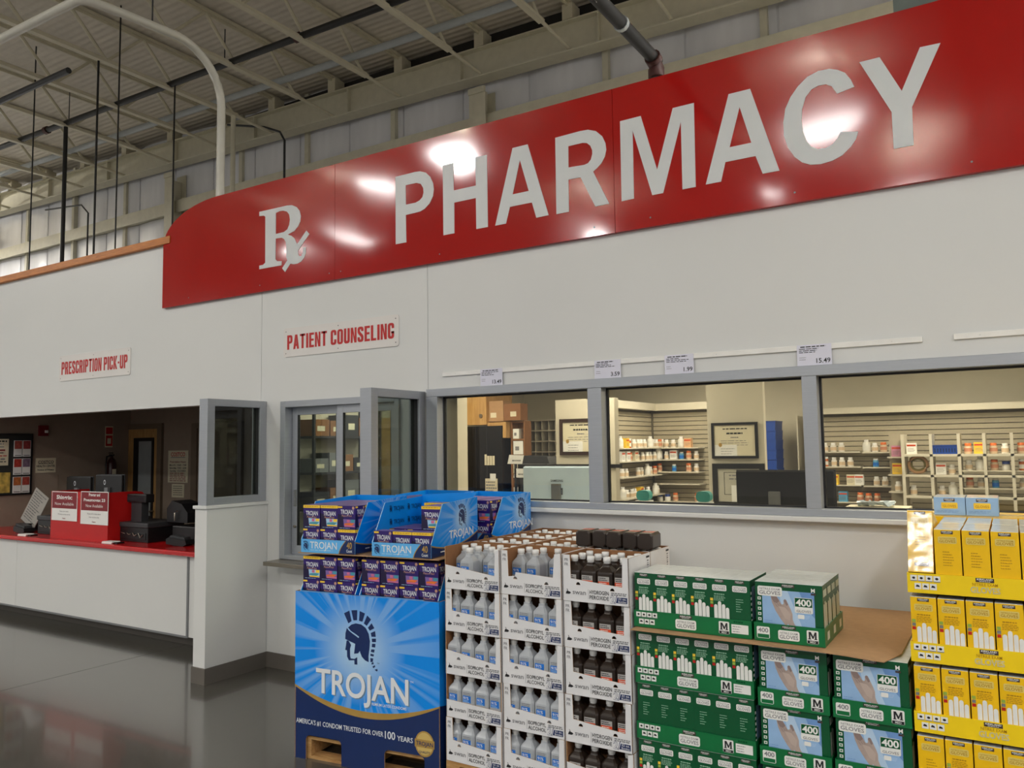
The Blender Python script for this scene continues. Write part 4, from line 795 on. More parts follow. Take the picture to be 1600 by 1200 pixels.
for ci in range(3):
    px = 1 if ci == 2 else 0; st = BH if px else BA
    for k in range(5):
        jx = random.uniform(-.003, .003); jy = random.uniform(0, .008); jr = random.uniform(-.01, .01)
        x, y, z = SWX[ci] + jx, 3.602 + jy, SZ0 + k * SPZ
        WC[(KIND[ci][k], px)].put((x, y, z), '%s white case of %s bottles in the %s' % (LAY[k], 'brown' if px else 'grey', CN[ci]), 'front white bottle cases', jr)
        for i in range(4):
            for j in range(3 if k == 4 else 1):
                if ci == 1 and k == 4 and (j == 0 or (j == 1 and i in (2, 3)) or (j == 2 and i == 3)): continue
                if ci == 0 and k == 4 and (j == 0 and i in (0, 2)): continue
                loc = (x + .044 + i * .0905, y + .049 + j * .0862, z + .0035)
                nm = 'brown peroxide' if px else 'grey alcohol'
                if j == 0: st.put(loc, '%s bottle, %s from left, front of the %s case, %s' % (nm, ORD[i], LAY[k], CN[ci]), nm + ' bottles in front', jr)
                else: st.put(loc, '%s bottle, %s from left, %s line, topmost front case, %s' % (nm, ORD[i], ('', 'middle', 'rear')[j], CN[ci]), 'rear bottles of the topmost cases')
    rmax = 3 if ci < 2 else 1
    for r in range(1, rmax + 1):
        y = 3.602 + r * .272 + .006
        for k in range(4):
            closed_case('shipping_case', SWX[ci] + .001, SWX[ci] + SW - .001, y, y + SDp, SZ0 + k * SPZ, SZ0 + k * SPZ + SH, CARDW, 'white case stacked behind the front cases, ' + CN[ci], 'case', 'hidden white cases, ' + CN[ci])
        WC[('A', px)].put((SWX[ci], y, SZ0 + 4 * SPZ), 'open white case on top, %s row behind the front, %s' % (ORD[r], CN[ci]), 'rear open white cases')
        for i in range(4):
            for j in range(3):
                st.put((SWX[ci] + .044 + i * .0905, y + .049 + j * .0862, SZ0 + 4 * SPZ + .0035), '%s capped bottle, %s from left, %s line, %s open case back, %s' % ('brown' if px else 'grey', ORD[i], ('near', 'middle', 'far')[j], ORD[r], CN[ci]), 'capped bottles, row %d, %s' % (r, CN[ci]))
# five brown bottles lying on the peroxide cases
for i, (x, rr) in enumerate(((-2.005, .05), (-1.915, -.03), (-1.825, .02), (-1.737, -.02), (-1.645, .22))):
    o = BH.put((x, 3.93, 1.345), 'brown bottle lying on the peroxide cases, %s from left' % ORD[i], 'brown bottles lying down'); o.rotation_euler = (R(-90), R(0), rr * .4); o.location = (x, 3.92 + .012 * (i % 2), SZ0 + 4 * SPZ + SH + .0435)

# ---- glove cartons
GW, GH, GL = .0925, .25, .285
def plaque(g, fr, cx, cz, w, h, inv=False, two=True, off=.001):
    a = WHITE if not inv else M('pale_yellow_print', (226, 204, 110), .35)
    g.flat(rpoly(cx - w / 2, cx + w / 2, cz - h / 2, cz + h / 2, h * .2), fr, a, off)
    ink = GREYINK if not inv else YELD
    if two: g.text('NITRILE EXAM', fr, cx, cz + h * .12, h * .22, ink, w=w * .82, al='C', off=off + .0005, bold=.004)
    g.text('GLOVES', fr, cx, cz - h * (.34 if two else .2), h * (.36 if two else .4), ink, w=w * .86, al='C', off=off + .0005, bold=.016)
def kbadge(g, fr, cx, cz, w, h, ink=BADGE, off=.001): g.rect(fr, cx - w / 2, cx + w / 2, cz - h / 2, cz + h / 2, ink, off); g.text('KIRKLAND', fr, cx, cz - h * .02, h * .42, WHITE, w=w * .84, al='C', off=off + .0005, bold=.02); lines(g, fr, cx - w * .3, cx + w * .3, cz - h * .2, 1, .01, h * .12, WHITE, off + .0005, .05)
def narrow(g, fr, back, yel, w=GW, h=GH):
    txt = YELD if yel else PALEG
    kbadge(g, fr, w / 2, h - .010, .042, .012); plaque(g, fr, w / 2, h - .040, .066, .027, yel)
    if back:
        lines(g, fr, .028, .066, h - .085, 6, .0105, .003, txt, jit=.5); lines(g, fr, .014, .08, .052, 2, .006, .003, txt, jit=.1); kbadge(g, fr, w / 2 + .004, .032, .054, .014)
    else:
        lines(g, fr, .022, .072, h - .066, 1, .01, .005, txt, jit=.1); lines(g, fr, .02, .074, h - .076, 4, .0062, .003, txt, jit=.25)
        for i, (a, t) in enumerate(((.020, .135), (.038, .150), (.056, .138), (.0735, .124))):
            g.flat([(a + .0075, .0), (a + .0155, .0)] and [(a, 0), (a + .0155, 0)] + [(a + .00775 + .00775 * math.cos(R(q)), t - .008 + .008 * math.sin(R(q))) for q in range(0, 181, 30)], fr, WHITE, .001)
        for i, m_ in enumerate((YELB if not yel else PGREEN, PGREEN if not yel else MIDG, REDINK)): g.rect(fr, .003, .016, .150 - i * .0145, .162 - i * .0145, m_, .001)
def bigface(g, fr, b, w=GL, h=GH):
    g.rect(fr, .03, w - .034, 0, h - .032, SKY, .0006)
    g.flat([(.10, h - .032), (.14, h - .032), (.20, .06), (.25, 0), (.17, 0), (.12, .12)], fr, SKYL, .0009); g.flat([(.19, h - .032), (w - .034, h - .032), (w - .034, .11), (.215, .15)], fr, SKYD, .0009); g.flat([(.08, 0), (.13, .075), (.16, .02), (.15, 0)], fr, SKYD, .0008)
    g.build('photo_print', b); g = G()
    hand = [(.066, .196), (.072, .204), (.080, .205), (.090, .196), (.106, .172), (.112, .160), (.118, .158), (.122, .162), (.122, .176), (.126, .182), (.133, .180), (.142, .160), (.152, .138), (.158, .120), (.158, .098), (.164, .080), (.185, .05), (.21, 0), (.15, 0), (.146, .036), (.13, .066), (.108, .094), (.086, .130), (.072, .165)]
    g.flat(hand, fr, GLOVE, .0013); g.flat([(.066, .196), (.072, .204), (.080, .205), (.090, .196), (.104, .172), (.092, .162), (.078, .168)], fr, GLOVED, .0016); g.flat([(.122, .176), (.126, .182), (.133, .180), (.142, .16), (.134, .154)], fr, GLOVED, .0016); g.flat([(.10, .150), (.128, .146), (.150, .120), (.146, .09), (.126, .10)], fr, M('glove_light_print', (190, 173, 164), .3), .0016); g.flat([(.074, .196), (.0755, .196), (.104, .150), (.102, .150)], fr, GLOVED, .0019); g.flat([(.083, .194), (.0845, .194), (.112, .152), (.110, .152)], fr, GLOVED, .0019); g.flat([(.069, .184), (.0705, .184), (.096, .146), (.094, .146)], fr, GLOVED, .0019); g.flat([(.146, .036), (.152, .06), (.18, .0), (.15, 0)], fr, GLOVED, .0016); g.flat([(.13, .066), (.138, .078), (.19, .01), (.18, 0), (.15, .05)], fr, SKYL, .0018)
    g.build('hand_print', b); g = G(); plaque(g, fr, .064, h - .038, .106, .042, off=.002); g.build('title_print', b); g = G(); kbadge(g, fr, w / 2, h - .011, .055, .013, off=.002)
    g.text('M', fr, .247, h - .030, .016, WHITE, al='C', bold=.02, off=.002); g.rect(fr, .238, .258, h - .042, h - .034, BADGE, .002)
    g.build('brand_print', b); g = G(); g.flat(rpoly(.168, .244, h - .122, h - .056, .006), fr, WHITE, .002); g.rect(fr, .170, .242, h - .095, h - .058, GREEND, .0024); g.text('400', fr, .206, h - .090, .026, WHITE, w=.064, al='C', bold=.03, off=.0028); g.text('GLOVES', fr, .206, h - .118, .010, GREYINK, w=.06, al='C', off=.0026, bold=.01)
    g.flat(rpoly(.18, .208, h - .146, h - .128, .004), fr, WHITE, .002); lines(g, fr, .21, .23, h - .132, 3, .005, .002, SKYL, .002)
    g.build('count_badge', b); g = G()
    for k in range(7): g.rect(fr, .010, .024, h - .078 - k * .0225, h - .066 - k * .0225, WHITE, .0015); g.rect(fr, .013, .021, h - .075 - k * .0225, h - .069 - k * .0225, GREEN, .0018)
    g.build('icon_print', b); g = G(); lines(g, fr, .036, .08, .085, 7, .0085, .0022, SKYD, .0012); g.build('small_print', b)
def gbox(nm, back, yel, big=False, h=GH, wrap=None):
    c1, c2 = (YELL, YELL) if yel else (GREEN, GREEND)
    w, d = (GL, GW) if big else (GW, GL)
    b = G().box(0, w, 0, d, 0, h, c2 if not yel else c1).build(nm, None, 'glove carton', 'carton')
    g = G(); fr = Fr((0, 0, 0))
    if big: bigface(g, fr, b, w, h)
    else: narrow(g, fr, back, yel, w, h); g.build('front_print', b)
    fs = Fr((w, 0, 0), (0, 1, 0)); g = G()
    if big:
        for k in range(3): g.rect(fs, .012 + k * .025, .032 + k * .025, .02, h - .08 + .01 * (k == 1), M('end_finger_print', (206, 208, 190), .3), .0008)
        g.rect(fs, .01, d - .01, h - .05, h - .02, M('end_plaque_print', (186, 198, 182), .3), .0008); g.build('end_print', b)
    else:
        g.rect(fs, .03, d - .03, .0, h - .03, SKY if not yel else YELB, .0006)
        for k in range(8): g.rect(fs, .008, .022, .02 + k * .024, .032 + k * .024, WHITE, .0008)
        g.build('side_print', b)
    g = G(); g.box(.0005, w - .0005, .0005, d - .0005, h, h + .0015, wrap or WRAP); g.build('shrink_wrap', b)
    return Stamp(b)
GF, GB_, GBIG = gbox('glove_carton', False, False), gbox('glove_carton', True, False), gbox('glove_carton', False, False, True)
YF, YB_ = gbox('glove_carton', False, True), gbox('glove_carton', True, True)
def gtray(w, d, yel, big=False, lip=.078):
    c = YELT if yel else GREEN
    t = thing('shelf_tray', 'printed tray', 'tray'); fr = Fr((0, 0, 0))
    l = G().box(0, w, 0, .004, 0, lip, c).build('front_lip', t); G().box(0, w, d - .004, d, 0, lip, c).build('back_lip', t)
    s = G().box(w - .004, w, .004, d - .004, 0, lip, c).build('side_lip', t); G().box(0, .004, .004, d - .004, 0, lip, c).build('side_lip', t); G().box(.004, w - .004, .004, d - .004, 0, .003, KRAFT).build('base', t)
    g = G()
    if big:
        g.flat(rpoly(.012, .068, .012, .062, .006), fr, WHITE, .0008); g.text('400', fr, .04, .038, .018, GREYINK, w=.044, al='C', bold=.02); g.rect(fr, .015, .065, .014, .030, GREEN, .0012)
        g.build('count_badge', l); g = G(); kbadge(g, fr, w * .5, .067, .06, .012); plaque(g, fr, w * .5, .034, .09, .042); mx = w - .05
    else:
        for k in range(4): g.rect(fr, .012 + k * .0275, .036 + k * .0275, .046, .070, WHITE); g.flat(ell(.024 + k * .0275, .059, .006, .005, 6 + k), fr, INK, .0012); g.rect(fr, .012 + k * .0275, .036 + k * .0275, .046, .049, GREYINK, .0012)
        for k in range(3): g.rect(fr, .026 + k * .0275, .050 + k * .0275, .015, .039, WHITE); g.flat([(.030 + k * .0275, .024), (.045 + k * .0275, .023), (.043 + k * .0275, .030), (.034 + k * .0275, .033)], fr, INK, .0012)
        g.build('icon_print', l); g = G(); kbadge(g, fr, w * .46, .066, .062, .016)
        if yel: g.text('NITRILE EXAM', fr, w * .46, .044, .011, YELD, w=.085, al='C', bold=.006); g.text('GLOVES', fr, w * .46, .017, .022, M('pale_tan_print', (206, 196, 150), .4), w=.10, al='C', bold=.03)
        else: plaque(g, fr, w * .46, .033, .10, .044)
        mx = w * .78
    if not yel:
        g.build('title_print', l); g = G(); g.flat(rpoly(mx - .024, mx + .024, .010, .066, .005), fr, WHITE); 
        for a in (-.016, .009): g.rect(fr, mx + a, mx + a + .007, .030, .060, INK, .0012)
        g.flat([(mx - .014, .060), (mx - .007, .060), (mx + .002, .042), (mx + .009, .060), (mx + .014, .060), (mx + .003, .032), (mx - .001, .032)], fr, INK, .0013)
        for a in (-.019, .006): g.rect(fr, mx + a, mx + a + .013, .0285, .0315, INK, .0013)
        g.rect(fr, mx - .022, mx + .022, .011, .024, INK, .0012); g.text('MED', fr, mx, .0135, .008, WHITE, al='C', off=.0016, bold=.01)
        g.build('size_badge', l); g = G()
        if big: g.rect(fr, w * .5 - .03, w * .5 + .03, .0745, .0755, GREEND, .0005)
        if not big: g.rect(fr, w * .84, w * .975, .018, .058, WHITE); lines(g, fr, w * .85, w * .95, .05, 3, .011, .003, GREYINK, .0012, .5); lines(g, fr, w * .86, w * .96, .072, 1, .01, .006, GREEND, .001)
    g.build('sticker' if not yel and not big else 'lip_print', l)
    if big:
        g = G(); f = Fr((w, 0, 0), (0, 1, 0)); D2 = d
        for a in (.05, .19, .33): g.rect(f, a, a + .05, .02, .055, M('tray_end_print', (206, 212, 200), .4))
        g.build('side_print', s)
    return Stamp(t)
TG, TGB, TGBs, TY = gtray(.562, .295, False), gtray(.298, .57, False, True), gtray(.298, .42, False, True), gtray(.59, .295, True)
pallet('wooden_pallet', -1.59, 3.60, 0, 1.20, 1.05, .198, 'pine pallet under the green glove cartons')
PX, PY = -1.585, 3.622
LN = ['top', 'second', 'third', 'fourth']
for k, z in enumerate((.978, .716, .458, .20)):
    TG.put((PX, PY, z), '%s green tray of narrow glove cartons from above' % LN[k], 'green trays of narrow cartons', rz=random.uniform(-.006, .006))
    for i in range(6):
        st = GB_ if (k == 2 or (k == 0 and i == 5)) else GF
        st.put((PX + .0045 + i * .0923, PY + .006 + .002 * random.random(), z + .0035), 'narrow green glove carton%s, %s from left, %s tray' % (' with text only' if st is GB_ else ' with finger print', ORD[i], LN[k]), 'narrow green glove cartons')
# big-face trays: middle and right columns
TGBs.put((-1.012, 3.622, .978), 'short green tray of big glove cartons on the kraft sheet', 'green trays of big cartons')
for j in range(4): GBIG.put((-1.005, 3.636 + j * .0955, .982), 'big green glove carton with hand print, %s from front, on the sheet' % ORD[j], 'big green glove cartons')
for x, nm, n0 in ((-1.006, 'middle', 1), (-.695, 'right', 6)):
    for k, z in enumerate((.698, .449, .20)):
        TGB.put((x, 3.622, z), '%s green tray under the sheet, %s column of big cartons' % (LN[k], nm), 'green trays of big cartons', rz=random.uniform(-.004, .004))
        for j in range(n0 if k == 0 else 1): GBIG.put((x + .007, 3.632 + j * .0932, z + .0035), 'big green glove carton, %s from front, %s layer, %s column' % (ORD[j], LN[k], nm), 'big green glove cartons')
for r in range(2):
    for k, z in enumerate((.716, .458, .20)): closed_case('glove_case', PX + .001, PX + .56, 3.925 + r * .30, 4.215 + r * .30, z, z + .25, GREEND, 'plain green case hidden behind the narrow glove cartons', 'case', 'hidden green cases')
for x in (-1.006, -.695):
    for k, z in enumerate((.698, .449, .20)): closed_case('glove_case', x, x + .295, 4.20, 4.60, z, z + .245, GREEND, 'plain green case hidden behind the big glove cartons', 'case', 'hidden green cases behind big cartons')
# kraft slip sheet, bowed a little at its free corner
nx, ny = 12, 6; vs = []; fs = []
for dz in (0.0, .004):
    for j in range(ny + 1):
        for i in range(nx + 1):
            a, b = i / nx, j / ny; x = -1.578 + 1.143 * a; y = 3.56 + 1.03 * b
            if i == nx and j == 0: x -= .05; y += .03
            s_ = max(0, (a - .72) / .28); vs.append((x, y, .9715 + dz - .018 * s_ ** 2 * (1 - b) + .004 * math.sin(9 * b) * s_))
n1 = (nx + 1) * (ny + 1)
for j in range(ny):
    for i in range(nx):
        q = j * (nx + 1) + i; fs.append((q, q + 1, q + nx + 2, q + nx + 1)); fs.append((n1 + q, n1 + q + 1, n1 + q + nx + 2, n1 + q + nx + 1))
for j in range(ny): 
    for q in (j * (nx + 1), j * (nx + 1) + nx): fs.append((q, q + nx + 1, n1 + q + nx + 1, n1 + q))
for i in range(nx):
    for q in (i, ny * (nx + 1) + i): fs.append((q, q + 1, n1 + q + 1, n1 + q))
g = G(); g.raw(vs, fs, KRAFT); g.build('slip_sheet', None, 'wide kraft cardboard sheet lying across the green glove cartons', 'cardboard sheet')

# yellow pallet
pallet('wooden_pallet', -.39, 3.60, 0, 1.2, 1.05, .15, 'pine pallet under the yellow glove cartons')
LN5 = ['top', 'second', 'third', 'fourth', 'lowest']
YZ = (1.238, .966, .694, .422, .152)
for k, z in enumerate(YZ):
    TY.put((-.388, 3.622, z), '%s yellow tray of narrow glove cartons' % LN5[k], 'yellow trays in front')
    for i in range(6):
        if k == 0 and i == 0: continue
        st = YB_ if (k in (0, 3)) and not (k == 3 and i in (1,)) else YF
        st.put((-.383 + .0015 + i * .0975, 3.628 + .003 * random.random(), z + .0035), 'yellow glove carton, %s from left, %s yellow tray' % (ORD[i], LN5[k]), 'yellow glove cartons', rz=random.uniform(-.012, .012))
    if k: closed_case('glove_case', -.388, .20, 3.925, 4.55, z, z + .262, YELL, 'plain yellow case hidden behind the yellow glove cartons', 'case', 'hidden yellow cases')
    TY.put((.21, 3.622, z), '%s yellow tray in the column right of the picture edge' % LN5[k], 'yellow trays beyond the picture edge')
    for i in range(6): (YB_ if k in (0, 3) else YF).put((.2165 + i * .0975, 3.628, z + .0035), 'yellow glove carton, %s from left, %s tray beyond the picture edge' % (ORD[i], LN5[k]), 'yellow glove cartons beyond the picture edge')
    closed_case('glove_case', .21, .80, 3.925, 4.55, z, z + (.262 if k else .256), YELL, 'plain yellow case behind the column right of the picture edge, %s layer' % LN5[k], 'case', 'yellow cases beyond the picture edge')
tall = dup(YB_.o, (-.388 + .0045, 3.634, YZ[0] + .0035 + .0765), 0, 'yellow glove carton tipped back in shiny crinkled wrap at the left corner', 'yellow glove cartons')
tall.rotation_euler = (R(-15), 0, 0); fr = Fr((0, 0, 0))
g = G(); pts = []; rw_ = random.Random(11)
for j in range(15):
    for i in range(7): pts.append((.001 + .0905 * i / 6, -.003 - .0022 * rw_.random(), .004 + .238 * j / 14))
g.raw(pts, [(j * 7 + i, j * 7 + i + 1, (j + 1) * 7 + i + 1, (j + 1) * 7 + i) for j in range(14) for i in range(6)], glass('clear_film', (250, 250, 250), .15, 3.0), True); g.build('clear_wrap', tall)
TY.put((-.388, 3.925, YZ[0]), 'yellow tray in the row behind the top one', 'yellow trays behind')
for i in range(1, 6): YB_.put((-.3815 + i * .0975, 3.932, YZ[0] + .0035), 'yellow glove carton behind the top row, %s from left' % ORD[i], 'yellow glove cartons behind')
closed_case('glove_case', -.388, .20, 4.23, 4.55, YZ[0], YZ[0] + .256, YELL, 'plain yellow case at the very back of the top layer', 'case', 'yellow cases at the back')
for i, x in enumerate((-.330, -.197)):
    b = G().box(0, .13, 0, .2, 0, .082, SKY).build('glove_carton', None, 'sky blue carton end with yellow plaque lying on top, %s one' % ('left' if i == 0 else 'right'), 'carton', 'blue cartons lying on the yellow ones', loc=(x, 4.31, YZ[0] + .2572))
    g = G(); kbadge(g, fr, .065, .070, .046, .013); g.flat(rpoly(.031, .099, .030, .058, .004), fr, YELB, .001); g.text('GLOVES', fr, .065, .036, .011, YELD, w=.055, al='C', off=.0015, bold=.01); lines(g, fr, .01, .11, .02, 2, .006, .002, SKYD); g.build('front_print', b)
    G().box(.0005, .1295, .0005, .1995, .082, .0835, WRAP).build('shrink_wrap', b)
# ================================================================== PICK-UP RECESS
CT = .912
# notice board with brochure holders on the side wall (faces +X)
fs0 = lambda x, y, z: Fr((x, y, z), (0, 1, 0))
nb = thing('notice_board', 'dark notice board with brochures and papers on the recess side wall', 'notice board', (-11.0, 4.95, 1.32))
G().box(0, .02, 0, .645, 0, .765, M('charcoal_felt', (44, 46, 44), .9)).build('felt', nb); G().box(0, .03, .645, .66, -.015, .78, BLACK).box(0, .03, 0, .66, .765, .78, BLACK).box(0, .03, 0, .66, -.015, 0, BLACK).build('frame', nb)
BRO = [M('brochure_print_%d' % i, c, .4, var=.35, vs_=30) for i, c in enumerate(((170, 80, 70), (150, 60, 60), (180, 60, 50), (120, 100, 120), (190, 110, 60), (170, 70, 60)))]
for r in range(3):
    for c in range(2):
        y = 5.375 + c * .108; z = 1.80 - r * .235
        b = G().box(0, .012, 0, .098, 0, .21, WHITE).build('brochure', None, 'red topped brochure, %s row, %s of the pair on the notice board' % (('top', 'middle', 'bottom')[r], ('left', 'right')[c]), 'brochure', 'brochures on the notice board', loc=(-10.979, y, z))
        f = fs0(.012, 0, 0); G().rect(f, .004, .094, .10, .205, BRO[r * 2 + c], .0006).rect(f, .01, .088, .012, .02, INK, .0006).build('cover_print', b)
b = G().box(0, .006, 0, .34, 0, .34, OFFW).build('wall_notice', None, 'cream notice with red and black lines on the notice board', 'notice', loc=(-10.979, 4.97, 1.69))
g = G(); f = fs0(.006, 0, 0)
for i, m_ in enumerate((INK, GREYINK, GREYINK, DARKRED, INK, REDINK, GREYINK, INK)): lines(g, f, .03, .32, .32 - i * .038, 1, .01, .012 if i % 3 else .02, m_, .0006, .2)
g.build('print', b)
G().box(0, .006, 0, .36, 0, .26, M('yellow_map_print', (196, 170, 84), .5, var=.5, vs_=14)).build('wall_notice', None, 'yellow green picture sheet low on the notice board', 'notice', loc=(-10.979, 4.98, 1.34))
al = thing('fire_alarm', 'dark red fire alarm strobe high on the recess side wall', 'fire alarm', (-11.0, 5.685, 2.07))
G().box(0, .05, 0, .11, 0, .14, M('alarm_red', (110, 16, 26), .4)).build('housing', al); G().box(.05, .07, .06, .095, .04, .075, WHITE).build('strobe', al)
def wsign(nm, loc, w, h, side, lab, rows):
    s = thing(nm, lab, 'sign', loc); fr = Fr((.006, 0, 0), (0, 1, 0)) if side else Fr((0, -.006, 0))
    (G().box(0, .006, 0, w, 0, h, OFFW) if side else G().box(0, w, -.006, 0, 0, h, OFFW)).build('plate', s)
    g = G()
    for t, z, hh, m_, ww in rows: g.text(t, fr, w / 2, z * h, hh * h, m_, w=ww * w, al='C', bold=.02)
    g.build('lettering', s); return s, fr
s, f = wsign('wall_sign', (-11.0, 5.665, 1.58), .262, .195, True, 'small sign with black lettering right of the notice board', (('COSTCO', .64, .18, INK, .78), ('HEALTH CENTER', .38, .14, INK, .92), ('Notice of Privacy', .14, .12, INK, .82)))
G().rect(f, .03, .23, .117, .122, INK, .001).build('underline', s)
G().box(0, .01, 0, .30, 0, .45, TAUPE).build('access_panel', None, 'flush wall panel below the small sign', 'panel', loc=(-11.0, 5.66, 1.1))
s, f = wsign('wall_sign', (-11.0, 6.615, 1.91), .115, .30, True, 'narrow red fire extinguisher sign above the extinguisher', ())
G().rect(f, .008, .107, .02, .17, REDINK, .001).rect(f, .03, .085, .05, .13, OFFW, .0014).rect(f, .008, .107, .19, .285, REDINK, .001).build('red_print', s)
fe = thing('fire_extinguisher', 'dark fire extinguisher with hose on the recess wall', 'fire extinguisher', (-10.90, 6.66, 1.36))
G().lathe([(.06, 0), (.065, .02), (.065, .32), (.05, .37), (.02, .40), (.02, .43)], M('extinguisher_dark_red', (60, 24, 24), .3), n=14).build('cylinder', fe); G().box(-.05, .05, -.01, .01, .43, .45, BLACK).box(-.06, .02, -.012, .012, .46, .475, BLACK).build('lever', fe)
G().tube([(.02, -.02, .43), (.03, -.09, .42), (.03, -.10, .3), (.03, -.09, .14)], .011, BLACK).build('hose', fe); G().rect(Fr((.066, -.03, 0), (0, 1, 0)), 0, .06, .1, .24, OFFW, 0).build('label', fe); G().box(-.1, -.06, -.03, .03, .1, .3, DARKG).build('bracket', fe)
s, f = wsign('wall_sign', (-10.08, 7.0, 1.405), .44, .445, False, 'white opening hours sign right of the maple door', (('COSTCO', .82, .12, REDINK, .72), ('Prescription Hours', .62, .055, DARKRED, .8), ('Mon-Fri  10:00 - 7:00', .52, .05, INK, .85), ('Saturday  9:30 - 6:00', .43, .05, INK, .85), ('Sunday  CLOSED', .34, .05, INK, .8)))
g = G(); g.rect(f, .06, .38, .345, .352, NAVY, .001); lines(g, f, .04, .41, .135, 5, .026, .010, DARKRED, .001, .1); g.build('small_print', s)
b = G().box(0, .27, -.004, 0, 0, .185, OFFW).build('wall_notice', None, 'small printed sheet taped below the hours sign', 'notice', loc=(-9.99, 7.0, 1.2)); g = G(); lines(g, Fr((0, -.004, 0)), .03, .24, .16, 5, .03, .008, INK, .0006, .1); g.build('print', b)

# red divider with two vaccine posters
rd = thing('counter_divider', 'red board divider box standing on the red counter', 'divider', (-9.085, 4.86, CT))
G().prism([(0, 0), (1.09, 0), (1.09, .51), (0, .51)], Fr((0, 0, 0)), .02, REDBOX).build('front_board', rd)
G().prism([(0.02, 0), (.42, 0), (.42, .46), (.38, .50), (.30, .51), (.02, .51)], Fr((1.09, 0, 0), (0, 1, 0)), .02, REDBOX).build('side_board', rd); G().box(0, .02, .02, .42, 0, .51, REDBOX).build('side_board', rd)
def poster(x, z, w, h, t1, t2, t3, lab, ln):
    p = G().box(0, w, -.004, 0, 0, h, WHITE).build('poster', None, lab, 'poster', loc=(x, 4.858, z)); f = Fr((0, -.004, 0)); g = G()
    g.rect(f, .008, w - .008, h * .42, h - .008, DARKRED, .0006)
    if t2: g.text(t1, f, w / 2, h * .86, h * .085, WHITE, al='C', bold=.03, wmax=w * .8); g.text(t2, f, w / 2, h * .70, h * .085, WHITE, al='C', bold=.03, w=w * .78); g.text(t3, f, w / 2, h * .52, h * .09, WHITE, al='C', w=w * .62)
    else: g.text(t1, f, w / 2, h * .74, h * .13, WHITE, al='C', bold=.03, w=w * .62); g.text(t3, f, w / 2, h * .53, h * .10, WHITE, al='C', w=w * .74)
    g.text(ln[0], f, w / 2, h * .30, h * .045, GREYINK, al='C', wmax=w * .86); g.text(ln[1], f, w / 2, h * .20, h * .045, GREYINK, al='C', wmax=w * .86); g.text('Costco', f, w / 2, h * .06, h * .045, DARKRED, al='C', bold=.02); g.build('print', p)
poster(-9.06, 1.105, .50, .315, 'Shingrix:', '', 'Now Available', 'left maroon and white vaccine poster on the red divider', ('Please ask for details', 'Pharmacist on duty can help'))
poster(-8.49, 1.085, .505, .345, 'Prevnar and', 'Pneumovax 23', 'Now Available', 'right maroon and white vaccine poster on the red divider', ('Please ask for details about', 'these vaccines today'))

def register(x, y, w, d, h, lab):
    p = thing('receipt_printer', lab, 'printer', (x, y, CT)); G().box(0, w, 0, d, 0, h, BLACK).build('cabinet', p, bev=.006); G().box(-.01, w + .01, -.01, d, h, h + .05, DARKG).build('top', p, bev=.008)
    G().box(.03, w - .03, -.006, 0, .03, h - .05, BLACK).build('drawer_front', p, bev=.003); g = G()
    for k in range(4): g.tube([(.06 + .1 * k, -.012, h * .62), (.10 + .1 * k, -.02, h * .6 - .012 * k), (.13 + .1 * k, -.012, h * .55)], .005, STEEL, 5)
    g.build('cable', p); return p
register(-8.02, 5.0, .50, .42, .15, 'black cash drawer with grey top right of the red divider')
register(-9.62, 5.0, .45, .42, .16, 'black cash drawer left of the red divider')
def monitor(x, y, z, w, h, foot, lab, facing=1, mat=BLACK, logo=None, stand=True, parent_z=CT):
    m = thing('monitor', lab, 'monitor', (x, y, parent_z)); zz_ = z - parent_z
    G().box(0, w, 0, .035, zz_, zz_ + h, mat).build('shell', m, bev=.008); G().box(-.006, w + .006, .033, .045, zz_ - .006, zz_ + h + .006, M('monitor_bezel_silver', (150, 158, 164), .35, .3) if mat is not BLACK else DARKG).build('bezel', m, bev=.003)
    G().box(.01, w - .01, .045, .047, zz_ + .01, zz_ + h - .01, M('screen_off', (10, 12, 14), .15)).build('screen', m)
    if stand: G().box(w / 2 - .035, w / 2 + .035, -.03, .0, .0, zz_ + h * .5, MIDG).build('neck', m); G().box(w / 2 - .12, w / 2 + .12, -.1, .12, 0, .015, MIDG).build('foot', m, bev=.004)
    if logo: logo(m, Fr((0, -.0006, zz_)), w, h)
    return m
def ringlogo(m, f, w, h):
    g = G(); g.flat(ell(w * .36, h * .70, .022, .03, 14), f, SILVER, .001); g.flat(ell(w * .36, h * .70, .014, .02, 14), f, BLACK, .002); g.build('badge', m)
monitor(-10.13, 5.6, 1.27, .53, .27, True, 'black monitor back on the left behind the red divider', logo=ringlogo); monitor(-9.49, 5.6, 1.27, .54, .30, True, 'black monitor back on the right behind the red divider', logo=ringlogo)
G().box(0, 2.0, 0, .6, 0, .91, DARKG).build('back_desk', None, 'dark work desk behind the pick-up counter', 'desk', loc=(-10.6, 5.56, 0))
cd = thing('customer_display', 'black pole display tilted above the right cash drawer', 'display', (-7.86, 5.12, CT + .2)); G().box(-.09, .09, -.03, .05, 0, .20, DARKG).build('pole', cd); G().box(-.18, .19, -.05, .05, .20, .285, BLACK).build('head', cd, bev=.006); G().rect(Fr((0, -.0506, 0)), -.14, .15, .22, .26, M('display_window', (38, 46, 50), .15), 0).build('window', cd)
sc = thing('check_scanner', 'black check scanner and phone behind the right cash drawer', 'scanner', (-7.5, 5.2, CT + .2)); G().prism([(0, 0), (.34, 0), (.34, .10), (.24, .19), (.08, .22), (0, .14)], Fr((0, 0, 0)), .22, BLACK).build('body', sc, bev=.01); G().tube([(.16, -.02, .02), (.17, -.03, .10), (.20, -.02, .12)], .008, STEEL).build('cable', sc)
